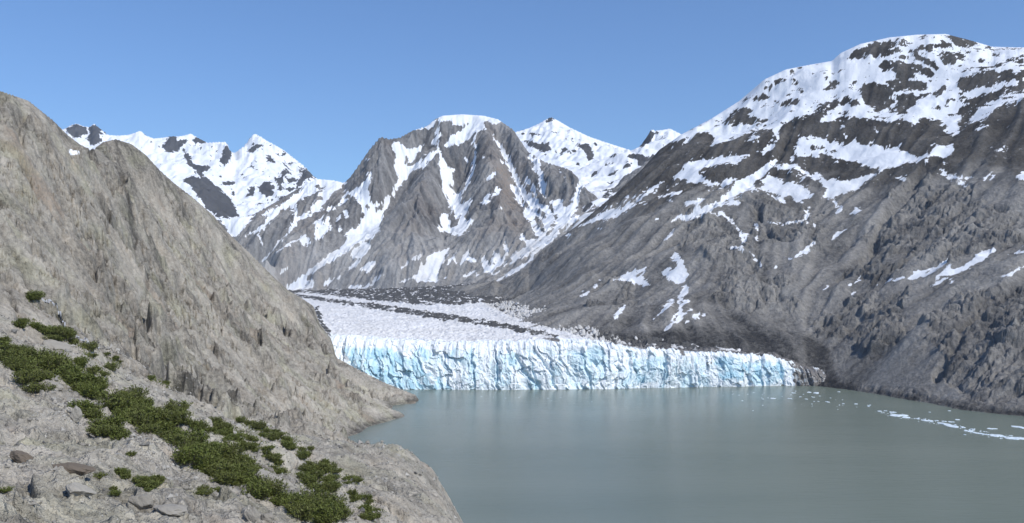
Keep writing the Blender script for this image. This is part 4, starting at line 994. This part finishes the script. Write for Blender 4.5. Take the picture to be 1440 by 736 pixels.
BANDS = [
  ('long upper thicket', 'green willow shrub in the longest thicket, at the left edge of the near slope', 48,
   [k1([(0,330),(60,360),(130,400),(200,430),(280,430),(340,470),(430,510),(520,550),(600,580),(620,640),(560,670),(480,650),(430,610),(360,570),(300,560),(220,590),(150,540),(80,490),(30,450),(0,430)])]),
  ('middle thicket', 'green willow shrub in the dense thicket halfway down the bench between pale rubble', 42,
   [k2([(0,40),(60,50),(110,90),(200,110),(230,170),(200,215),(120,230),(60,200),(0,170)]), k3([(490,60),(540,60),(580,110),(680,130),(720,200),(700,250),(600,220),(530,170),(490,110)]), k3([(690,0),(770,-20),(900,60),(1004,130),(1004,270),(960,230),(860,200),(760,160),(700,100)])]),
  ('lower thicket', 'dark green willow shrub in the thick lower band above the pale pinkish slab', 58,
   [k2([(190,270),(260,230),(340,250),(430,290),(520,360),(620,400),(680,450),(720,500),(700,560),(620,540),(560,540),(440,490),(380,450),(300,430),(250,380),(190,330)]), k2([(670,560),(740,540),(840,570),(900,620),(1004,680),(1004,736),(900,720),(880,640),(760,610),(690,600)]), k4([(0,600),(90,600),(200,650),(290,700),(260,736),(100,736),(0,690)])]),
  ('thin outer rows', 'small willow shrub in the thin broken rows at the foot of the steep rock wall', 56,
   [k2([(240,140),(300,140),(380,160),(430,140),(520,180),(600,200),(640,220),(700,270),(760,300),(800,360),(870,390),(800,380),(720,350),(660,310),(560,290),(520,240),(440,210),(380,200),(300,180)]), k2([(555,130),(620,140),(700,160),(780,200),(860,230),(930,280),(990,330),(940,310),(860,300),(800,260),(720,220),(640,180)]), k1([(590,405),(660,430),(740,470),(690,465),(640,445)]), k1([(850,540),(1000,590),(1000,605),(900,575)])]),
  ('scattered end clumps', 'low willow shrub in the scattered clumps near the cove end of the bench', 56,
   [k4([(20,380),(100,380),(180,400),(230,440),(200,490),(100,470),(30,430)]), k4([(260,470),(340,460),(360,500),(300,510)]), k4([(0,470),(100,500),(220,520),(230,560),(120,550),(0,510)]), k4([(290,560),(350,570),(430,600),(380,610),(300,600)]), k4([(350,630),(430,620),(490,690),(430,720),(370,680)]), k4([(0,280),(60,310),(60,340),(0,330)]), k2([(720,400),(800,400),(850,450),(780,440)]), k2([(880,450),(960,460),(1004,490),(960,500)])]),
  ('clumps by the stream', 'small green shrub growing beside the white stream below the wet rock wall', 26,
   [k1([(155,75),(200,65),(260,100),(240,130),(190,110)]), k1([(95,215),(140,210),(160,240),(120,255)]), k1([(165,220),(210,210),(270,260),(360,280),(460,330),(540,370),(460,365),(380,335),(300,325),(250,290),(190,250)]), k1([(345,400),(375,400),(390,460),(360,440)]), k1([(420,450),(480,440),(520,500),(470,510)]), k1([(520,510),(560,480),(600,520),(640,530),(620,570),(560,550)]), k1([(480,385),(530,385),(550,440),(500,420)])]),
  ('tufts on the near rock', 'sparse tuft of willow growing alone on the bare near bedrock', 26,
   [k3([(640,440),(700,430),(800,480),(740,480)]), k3([(800,500),(860,460),(930,490),(930,530),(860,540)]), k3([(540,470),(600,460),(610,490)]), k3([(650,540),(690,540),(690,570)]), k3([(740,330),(800,340),(790,360)]), k3([(0,540),(30,540),(10,560)]), k2([(290,550),(350,540),(450,540),(350,570),(300,580)])]),
]
VEG = PatchMap(0)
for bi, (gname, label, n, polys) in enumerate(BANDS):
    M_ = PatchMap(0)
    for q in polys: M_.poly(q); VEG.poly(q)
    ys, xs = np.nonzero(M_.a > .35)
    if not len(xs): continue
    pick = []
    r = np.random.default_rng(40 + bi); tries = 0
    md = math.sqrt(len(xs) / n) * .72
    while len(pick) < n and tries < 9000:
        tries += 1; j_ = r.integers(len(xs)); p = (xs[j_] + r.random() - MX0, ys[j_] + r.random())
        if all(math.hypot(p[0] - q[0], (p[1] - q[1]) * 1.5) > md * (1 - tries / 11000) for q in pick): pick.append(p)
    for p in pick:
        jt = 7 if r.random() < .22 else 0
        g = ground(p[0] + r.normal() * jt, p[1] + 1.5 + r.normal() * jt * .6)
        if g is None: continue
        # sized from how wide a bush reads there: bushes are 1.2 to 4 m across
        small = bi in (3, 4, 6)
        s_ = np.clip(g[1] / 150, .55, 1.5) * (1.0 if small else 1.5) * r.uniform(.8, 1.2)
        place_shrub(int(r.integers(3, 6)) if small else int(r.integers(0, 5)), (g[0], g[1], g[2] - .1), r.random() * 6.28, (s_, s_, s_ * r.uniform(.42, .95)), label, gname)
for i_, (root, st, fo) in enumerate(protos):
    if i_ not in used_proto:
        for o_ in (st, fo, root): bpy.data.objects.remove(o_)
# undergrowth between the bushes
VEG.blur(14)
r = np.random.default_rng(77)
vis = (PYL > 395) & (PYL < 760) & (PXL > -60) & (PXL < 600) & (YL < 700) & (YL > 30)
dens = VEG.get(PXL, PYL) * vis
pk = dens.ravel() * (YL.ravel() / 150) ** 1.2; pk = pk / pk.sum()
idx = r.choice(len(pk), 60000, p=pk)
P = np.stack([XL.ravel()[idx], YL.ravel()[idx], ZL.ravel()[idx]], 1).astype(float)
Dd = r.standard_normal((len(P), 3)) * .6 + np.array([0, 0, 1.0]); Dd /= np.linalg.norm(Dd, axis=1)[:, None]
szz = np.clip(P[:, 1] / 190, .5, 2.2)
P += r.standard_normal(P.shape) * np.array([.5, .5, .12]) + np.array([0, 0, .12])
lv, lq = leaf_quads(P, Dd, r.uniform(.25, .6, len(P)) * szz, r.uniform(.08, .2, len(P)) * szz, r)
tag(raw_mesh('undergrowth', lv, lq, {}, M_LEAF, smooth=False), 'low green sprigs filling the ground between the willow shrubs', 'undergrowth', kind='stuff')

# boulders -----------------------------------------------------------------
def stone_mat(name, a, b):
    k = NT(name); n = k.noise(1.2, 5, .65); oi = k.add('ShaderNodeObjectInfo').outputs['Random']
    t = k.math('ADD', k.math('MULTIPLY', oi, .35), k.math('MULTIPLY', n, .65))
    k.val(k.b.inputs['Base Color'], k.mix(t, a, b)); k.val(k.b.inputs['Roughness'], .9); k.b.inputs['Specular IOR Level'].default_value = .15
    k.link(k.bump(k.noise(3.5, 5, .65), .7, .25), k.b.inputs['Normal']); return k.m
M_PALE = stone_mat('pale_granite_stone', (.17, .155, .13), (.37, .345, .30)); M_BROWN = stone_mat('brown_weathered_stone', (.095, .078, .06), (.20, .165, .13)); M_DARKST = stone_mat('grey_stone', (.24, .225, .195), (.42, .39, .335))
def stone_mesh(seed, sharp, name='boulder', mat=None):
    bm = bmesh.new(); bmesh.ops.create_icosphere(bm, subdivisions=4, radius=1)
    r = np.random.default_rng(seed); pl = r.standard_normal((int(9 + sharp * 6), 3)); pl /= np.linalg.norm(pl, axis=1)[:, None]; ds = r.uniform(.55, .92, len(pl))
    co_ = np.array([v.co[:] for v in bm.verts])
    for p_, d_ in zip(pl, ds):
        h_ = co_ @ p_; over = np.clip(h_ - d_, 0, None); co_ -= over[:, None] * p_ * (.9 if sharp else .7)
    nz_ = fbm(co_[:, 0] + co_[:, 2] * .7 + seed, co_[:, 1] - co_[:, 2] * .6, .5, 4, seed % 50, .55)
    co_ *= (1 + .26 * nz_)[:, None]
    for v, c_ in zip(bm.verts, co_): v.co = c_
    me = bpy.data.meshes.new(name); bm.to_mesh(me); bm.free()
    if mat: me.materials.append(mat)
    return me
def put_stone(me, px, py, wpx, asp, label, group=None, tilt=(0, 0, 0), sink=.35, name='boulder'):
    g = ground(px, py)
    if g is None: return None
    o_ = bpy.data.objects.new(name, me); col.objects.link(o_)
    s_ = wpx / 2 * g[1] / F
    o_.scale = (s_ * asp[0], s_ * asp[1], s_ * asp[2]); o_.rotation_euler = tilt
    o_.location = (g[0], g[1] + s_ * asp[1] * .3, g[2] + s_ * asp[2] * (1 - 2 * sink) * .6)
    return tag(o_, label, 'boulder', group)
put_stone(stone_mesh(1, 0, mat=M_BROWN), 100, 664, 60, (1, .55, .26), 'long low brown boulder lying on the bare near bedrock', tilt=(0, .12, .1), sink=.2)
put_stone(stone_mesh(2, 1, mat=M_PALE), 196, 718, 34, (1, .9, .85), 'pale angular block with a sharp bright face near the bottom of the slope', tilt=(.1, .2, .6), sink=.3)
put_stone(stone_mesh(3, 0, mat=M_PALE), 238, 724, 54, (1, .8, .30), 'broad low pale rock slab beside the pale angular block', tilt=(0, .1, .2), sink=.4)
put_stone(stone_mesh(4, 0, mat=M_PALE), 384, 684, 62, (1, .45, .40), 'long pale pinkish slab lying against the lower shrub thicket', tilt=(0, .45, .2), sink=.3)
put_stone(stone_mesh(5, 1, mat=M_PALE), 352, 732, 22, (1, .8, 1.0), 'upright pale block, left one of the pair at the bottom edge', tilt=(0, .1, .5), sink=.25)
put_stone(stone_mesh(6, 1, mat=M_PALE), 374, 733, 22, (1, .8, .9), 'squat pale block, right one of the pair at the bottom edge', tilt=(0, -.1, 1.2), sink=.25)
put_stone(stone_mesh(7, 1, mat=M_DARKST), 104, 592, 22, (.8, .8, 1.2), 'steep grey rock standing just under the middle shrub thicket', tilt=(0, .15, .3), sink=.2)
put_stone(stone_mesh(8, 0, mat=M_PALE), 68, 547, 38, (1, .7, .5), 'rounded cream boulder under the lower edge of the long upper thicket', tilt=(0, .2, .2), sink=.3)
put_stone(stone_mesh(9, 0, mat=M_PALE), 78, 492, 40, (1, .7, .5), 'pale hump of rock between the stream and the long upper thicket', tilt=(0, .35, .3), sink=.3)
put_stone(stone_mesh(10, 1, mat=M_BROWN), 30, 648, 46, (1, .6, .5), 'ribbed brownish rock at the left edge of the near slope', tilt=(0, .2, -.2), sink=.45)
put_stone(stone_mesh(11, 1, mat=M_DARKST), 108, 694, 50, (1, .7, .42), 'ribbed grey rock below the long brown boulder', tilt=(0, .2, .1), sink=.4)
put_stone(stone_mesh(12, 1, mat=M_DARKST), 443, 610, 11, (1, .8, .7), 'small dark boulder at the head of the cove shore', tilt=(0, .2, .1), sink=.2)
put_stone(stone_mesh(13, 0, mat=M_PALE), 438, 700, 26, (1, .7, .5), 'pale boulder between the scattered end clumps of shrubs', tilt=(0, .3, .3), sink=.3)
meshes = [stone_mesh(30 + q, q % 2, mat=(M_PALE, M_PALE, M_DARKST)[q % 3]) for q in range(9)]
r = np.random.default_rng(5); n_ = 0
while n_ < 210:
    px = r.uniform(0, 620); py = r.uniform(560, 736)
    g = ground(px, py)
    if g is None or g[1] > 420 or g[2] < 8 or py < 470 + .22 * px: continue
    wv = 2.5 + r.pareto(2.0) * 2.2
    if wv > 13: continue
    put_stone(meshes[r.integers(9)], px, py, wv, (1, r.uniform(.6, 1), r.uniform(.5, .9)), 'grey boulder lying loose among the rubble of the near slope', 'loose boulders on the near slope', (r.uniform(-.3, .3), r.uniform(-.3, .3), r.uniform(0, 6)), .2); n_ += 1
# rubble nobody could count
RB = PatchMap(.08)
for q in (k3([(300,0),(480,20),(470,160),(380,140),(300,60)]), k3([(720,150),(900,230),(1004,300),(1004,420),(900,340),(760,280)]), k2([(0,210),(120,240),(190,330),(300,440),(440,500),(330,520),(150,480),(0,350)]), k2([(240,190),(330,200),(480,260),(560,310),(700,370),(640,400),(500,340),(380,270)]), k2([(760,440),(900,480),(1004,560),(1004,640),(880,560)]), k4([(100,480),(260,530),(340,620),(300,680),(180,600)]), k1([(480,280),(640,360),(820,440),(700,430),(560,370)])):
    RB.poly(q, 1.0)
RB.blur(4)
dens = RB.get(PXL, PYL) * ((PYL > 440 + .2 * PXL) & (PYL < 760) & (PXL > -60) & (PXL < 640) & (YL < 520) & (YL > 40) & (ZL > 2))
pk = dens.ravel() * (YL.ravel() / 150) ** 1.0; pk = pk / pk.sum(); idx = r.choice(len(pk), 20000, p=pk)
P = np.stack([XL.ravel()[idx], YL.ravel()[idx], ZL.ravel()[idx]], 1)
base = np.array([(1,0,0),(-1,0,0),(0,1,0),(0,-1,0),(0,0,1),(0,0,-1)], float); tri = np.array([(0,2,4),(2,1,4),(1,3,4),(3,0,4),(2,0,5),(1,2,5),(3,1,5),(0,3,5)])
n_ = len(P); sz = (r.uniform(.7, 1.0, n_) + r.pareto(2.3, n_) * .7).clip(.6, 4.5) * np.clip(P[:, 1], 60, 330) / F * 1.15
V_ = base[None] * (sz[:, None] * r.uniform(.6, 1.2, (n_, 3)))[:, None, :] * r.uniform(.75, 1.2, (n_, 6, 1))
an = r.random(n_) * 6.28; ca, sa = np.cos(an), np.sin(an); tl = r.uniform(-.6, .6, n_); ct, st_ = np.cos(tl), np.sin(tl)
x_ = V_[..., 0] * ct[:, None] + V_[..., 2] * st_[:, None]; z_ = -V_[..., 0] * st_[:, None] + V_[..., 2] * ct[:, None]
V_ = np.stack([x_ * ca[:, None] - V_[..., 1] * sa[:, None], x_ * sa[:, None] + V_[..., 1] * ca[:, None], z_], -1) + P[:, None, :]
k = NT('rubble_stone'); c = k.mix(k.add('ShaderNodeNewGeometry').outputs['Random Per Island'], (.10, .096, .088), (.40, .38, .34)); k.val(k.b.inputs['Base Color'], c); k.val(k.b.inputs['Roughness'], .9)
tag(raw_mesh('rubble', V_.reshape(-1, 3), (tri[None] + np.arange(n_)[:, None, None] * 6).reshape(-1, 3), {}, k.m, smooth=False), 'grey broken stones strewn over the near slope', 'rubble', kind='stuff')

# ice floes ----------------------------------------------------------------
k = NT('floating_ice'); c = k.mix(k.noise(.8, 4, .6), (.80, .84, .86), (.55, .68, .74)); k.val(k.b.inputs['Base Color'], c); k.val(k.b.inputs['Roughness'], .5); M_FLOE = k.m
def floe_mesh(seed):
    r = np.random.default_rng(seed); bm = bmesh.new(); bmesh.ops.create_icosphere(bm, subdivisions=3, radius=1)
    ph = r.uniform(0, 6.28, 6)
    for v in bm.verts:
        a_ = math.atan2(v.co.y, v.co.x); rad = 1 + .22 * math.sin(2 * a_ + ph[0]) + .16 * math.sin(3 * a_ + ph[1]) + .10 * math.sin(5 * a_ + ph[2])
        v.co.x *= rad; v.co.y *= rad
        bump_ = .55 + .35 * math.sin(v.co.x * 3 + ph[3]) * math.sin(v.co.y * 4 + ph[4]) + .2 * math.sin(v.co.x * 7 + ph[5])
        v.co.z *= bump_ if v.co.z > 0 else .5
    me = bpy.data.meshes.new('ice_floe'); bm.to_mesh(me); bm.free(); me.materials.append(M_FLOE); return me
floes = [floe_mesh(q) for q in range(8)]
FL_A = [(155,412,30),(190,410,15),(232,418,30),(265,437,100),(310,448,50),(380,457,20),(435,468,55),(490,468,20),(540,488,60),(535,472,25),(575,475,30),(580,500,60),(612,462,30),(643,506,30),(655,550,12),(680,530,50),(700,518,20),(740,543,40),(815,515,50),(840,555,70),(880,560,30),(930,572,80),(990,573,70),(975,506,60),(360,455,12),(420,460,14),(462,475,14),(515,480,18),(555,496,16),(600,492,14),(660,524,18),(715,538,16),(770,547,20),(800,550,18),(900,566,22),(960,570,20)]
FL_B = [(235,603,45),(355,605,25),(380,565,25),(395,552,12),(490,560,34),(540,565,45),(520,595,18),(470,608,20),(620,628,28),(525,625,10),(555,625,12),(730,640,16),(820,642,25),(908,660,18),(920,650,10),(700,557,22),(165,608,15),(430,592,12),(565,587,14),(725,613,8),(20,620,12),(510,643,12),(95,690,8),(200,600,10),(300,590,8),(450,575,9),(640,600,9)]
FL_C = [(900,530,25),(1000,530,25),(1155,545,20),(565,410,20),(450,418,10),(90,378,15),(15,370,20),(660,403,20)]
sm_a = 'small white ice floe in the drifting line of broken ice off the right shore'
big_a = {265: 'widest white ice floe near the upper end of the drifting ice line', 435: 'flat white floe next below the widest one in the ice line', 990: 'white floe at the lower right end of the ice line where it leaves the view', 975: 'thin flat floe floating apart between the ice line and the right shore', 815: 'lone flat floe just shoreward of the middle of the ice line', 840: 'long low floe in the lower part of the ice line'}
def put_floe(px, py, w, label, group, i):
    Y_ = F * EYE / (py - HY); x_, y_, _z = at(px, py, Y_); rad = w / 2 * Y_ / F
    o_ = bpy.data.objects.new('ice_floe', floes[i % 8]); col.objects.link(o_); o_.location = (x_, y_, -.02)
    o_.scale = (rad, rad * (1.0 + .5 * (i % 3)), .5 + .09 * rad); o_.rotation_euler = (0, 0, (i * 2.4) % .5 - .25)
    tag(o_, label, 'ice floe', group)
for i_, (x_, y_, w_) in enumerate(FL_A):
    lb = big_a.get(x_) if w_ > 40 else None
    px, py = K(1200, 480, 4.183)([(x_, y_)])[0]; put_floe(px, py, w_ / 4.183, lb or sm_a, 'broken ice drifting off the right shore', i_)
for i_, (x_, y_, w_) in enumerate(FL_B):
    px, py = K(1040, 440, 5.005)([(x_, y_)])[0]
    lb = {235: 'largest of the scattered floes in front of the right end of the ice cliff', 820: 'scattered floe midway between the ice cliff and the drifting ice line'}.get(x_)
    put_floe(px, py, w_ / 5.005, lb or 'tiny white ice floe scattered on the water off the right end of the ice cliff', 'scattered floes off the ice cliff', i_)
for i_, (x_, y_, w_) in enumerate(FL_C[3:]):
    px, py = K(1200, 480, 4.183)([(x_, y_)])[0]; put_floe(px, py, w_ / 4.183, 'stray white floe close under the dark right shore', 'stray floes by the right shore', i_)
# chips of ice along the drift line, too many to count
r = np.random.default_rng(9); cv, cq = [], []
def chips(pts, n, spread):
    for _ in range(n):
        t = r.random() * (len(pts) - 1); i = int(t); f_ = t - i
        px = pts[i][0] + f_ * (pts[i + 1][0] - pts[i][0]) + r.normal() * spread * 4; py = pts[i][1] + f_ * (pts[i + 1][1] - pts[i][1]) + r.normal() * spread
        if py < 545: continue
        Y_ = F * EYE / (py - HY); x_, y_, _z = at(px, py, Y_); s_ = r.uniform(.25, .9)
        b_ = len(cv)
        for dx, dy, dz in ((-1, -.8, 0), (1, -.6, 0), (.8, .9, 0), (-.7, .8, 0), (0, 0, .5)): cv.append((x_ + dx * s_ * r.uniform(.6, 1.3), y_ + dy * s_ * 1.5, dz * s_ + .01))
        for kk in range(4): cq.append((b_ + kk, b_ + (kk + 1) % 4, b_ + 4))
chips(K(1200, 480, 4.183)([(150,412),(300,445),(560,490),(800,552),(1040,578)]), 170, 1.3)
chips([(900,558),(1000,556),(1060,553),(1150,556)], 25, 2.5); chips([(640,556),(760,560),(860,566)], 20, 2.0); chips([(1050,562),(1200,575)], 15, 4)
tag(raw_mesh('ice_chips', np.array(cv), np.array(cq), {}, M_FLOE, smooth=False), 'tiny chips of brash ice strewn on the grey green water', 'brash ice', kind='stuff')
# ------------------------------------------------------------------ daylight, air and camera
SUN_AZ, SUN_EL = 130.0, 47.0       # compass-like: 0 = along the view, 90 = to the right, 180 = behind
a, e = math.radians(SUN_AZ), math.radians(SUN_EL)
sdir = Vector((math.sin(a) * math.cos(e), math.cos(a) * math.cos(e), math.sin(e)))
sun = bpy.data.objects.new('sun', bpy.data.lights.new('sun', 'SUN')); col.objects.link(sun)
sun.data.energy = 4.2; sun.data.angle = math.radians(.5); sun.data.color = (1, .955, .88)
sun.rotation_euler = sdir.to_track_quat('Z', 'Y').to_euler(); sun.location = (0, -50, 400)
wd = bpy.data.worlds.new('World'); scene.world = wd; wd.use_nodes = True
nt = wd.node_tree; bg = nt.nodes['Background']
sky = nt.nodes.new('ShaderNodeTexSky'); sky.sky_type = 'NISHITA'; sky.sun_disc = False
sky.sun_elevation = e; sky.sun_rotation = a; sky.altitude = 0; sky.air_density = 1.0; sky.dust_density = .3; sky.ozone_density = 2.0
tint = nt.nodes.new('ShaderNodeMix'); tint.data_type = 'RGBA'; tint.blend_type = 'MULTIPLY'; tint.inputs[0].default_value = 1
tint.inputs[7].default_value = (.66, .89, 1.18, 1)      # deep clear northern blue
nt.links.new(sky.outputs[0], tint.inputs[6]); nt.links.new(tint.outputs[2], bg.inputs['Color']); bg.inputs['Strength'].default_value = .126

cam = bpy.data.objects.new('camera', bpy.data.cameras.new('camera')); col.objects.link(cam)
cam.location = (0, 0, EYE); cam.rotation_euler = (math.radians(90), 0, 0)
cam.data.sensor_width = 36; cam.data.lens = 36 * F / 1440; cam.data.shift_y = (HY - 368) / 1440
cam.data.clip_start = .5; cam.data.clip_end = 100000
scene.camera = cam
vs = scene.view_settings; scene.display_settings.display_device = 'sRGB'
vs.view_transform = 'Standard'; vs.look = 'None'; vs.exposure = 0; vs.gamma = 1; vs.use_curve_mapping = False
scene.cycles.use_denoising = True; scene.cycles.denoising_prefilter = 'ACCURATE'; scene.cycles.use_adaptive_sampling = False
scene.cycles.max_bounces = 6; scene.cycles.diffuse_bounces = 3; scene.cycles.glossy_bounces = 2

HAZE = 2.1e-5
if HAZE:
    k = NT('clear_air'); k.n.remove(k.b)
    pv = k.add('ShaderNodeVolumePrincipled'); pv.inputs['Color'].default_value = (.80, .88, 1, 1); pv.inputs['Density'].default_value = HAZE; pv.inputs['Anisotropy'].default_value = .1
    k.link(pv.outputs[0], k.out.inputs['Volume'])
    x0, x1, y0, y1, z0, z1 = -12100, 12100, -3100, 11100, -61.5, 2300
    cv = np.array([(x, y, z) for z in (z0, z1) for x, y in ((x0, y0), (x1, y0), (x1, y1), (x0, y1))], f32)
    tag(raw_mesh('haze', cv, np.array([(3, 2, 1, 0), (4, 5, 6, 7), (0, 1, 5, 4), (1, 2, 6, 5), (2, 3, 7, 6), (3, 0, 4, 7)]), {}, k.m, smooth=False), 'thin clear air over the fjord', 'haze', kind='stuff')
    scene.cycles.volume_bounces = 0
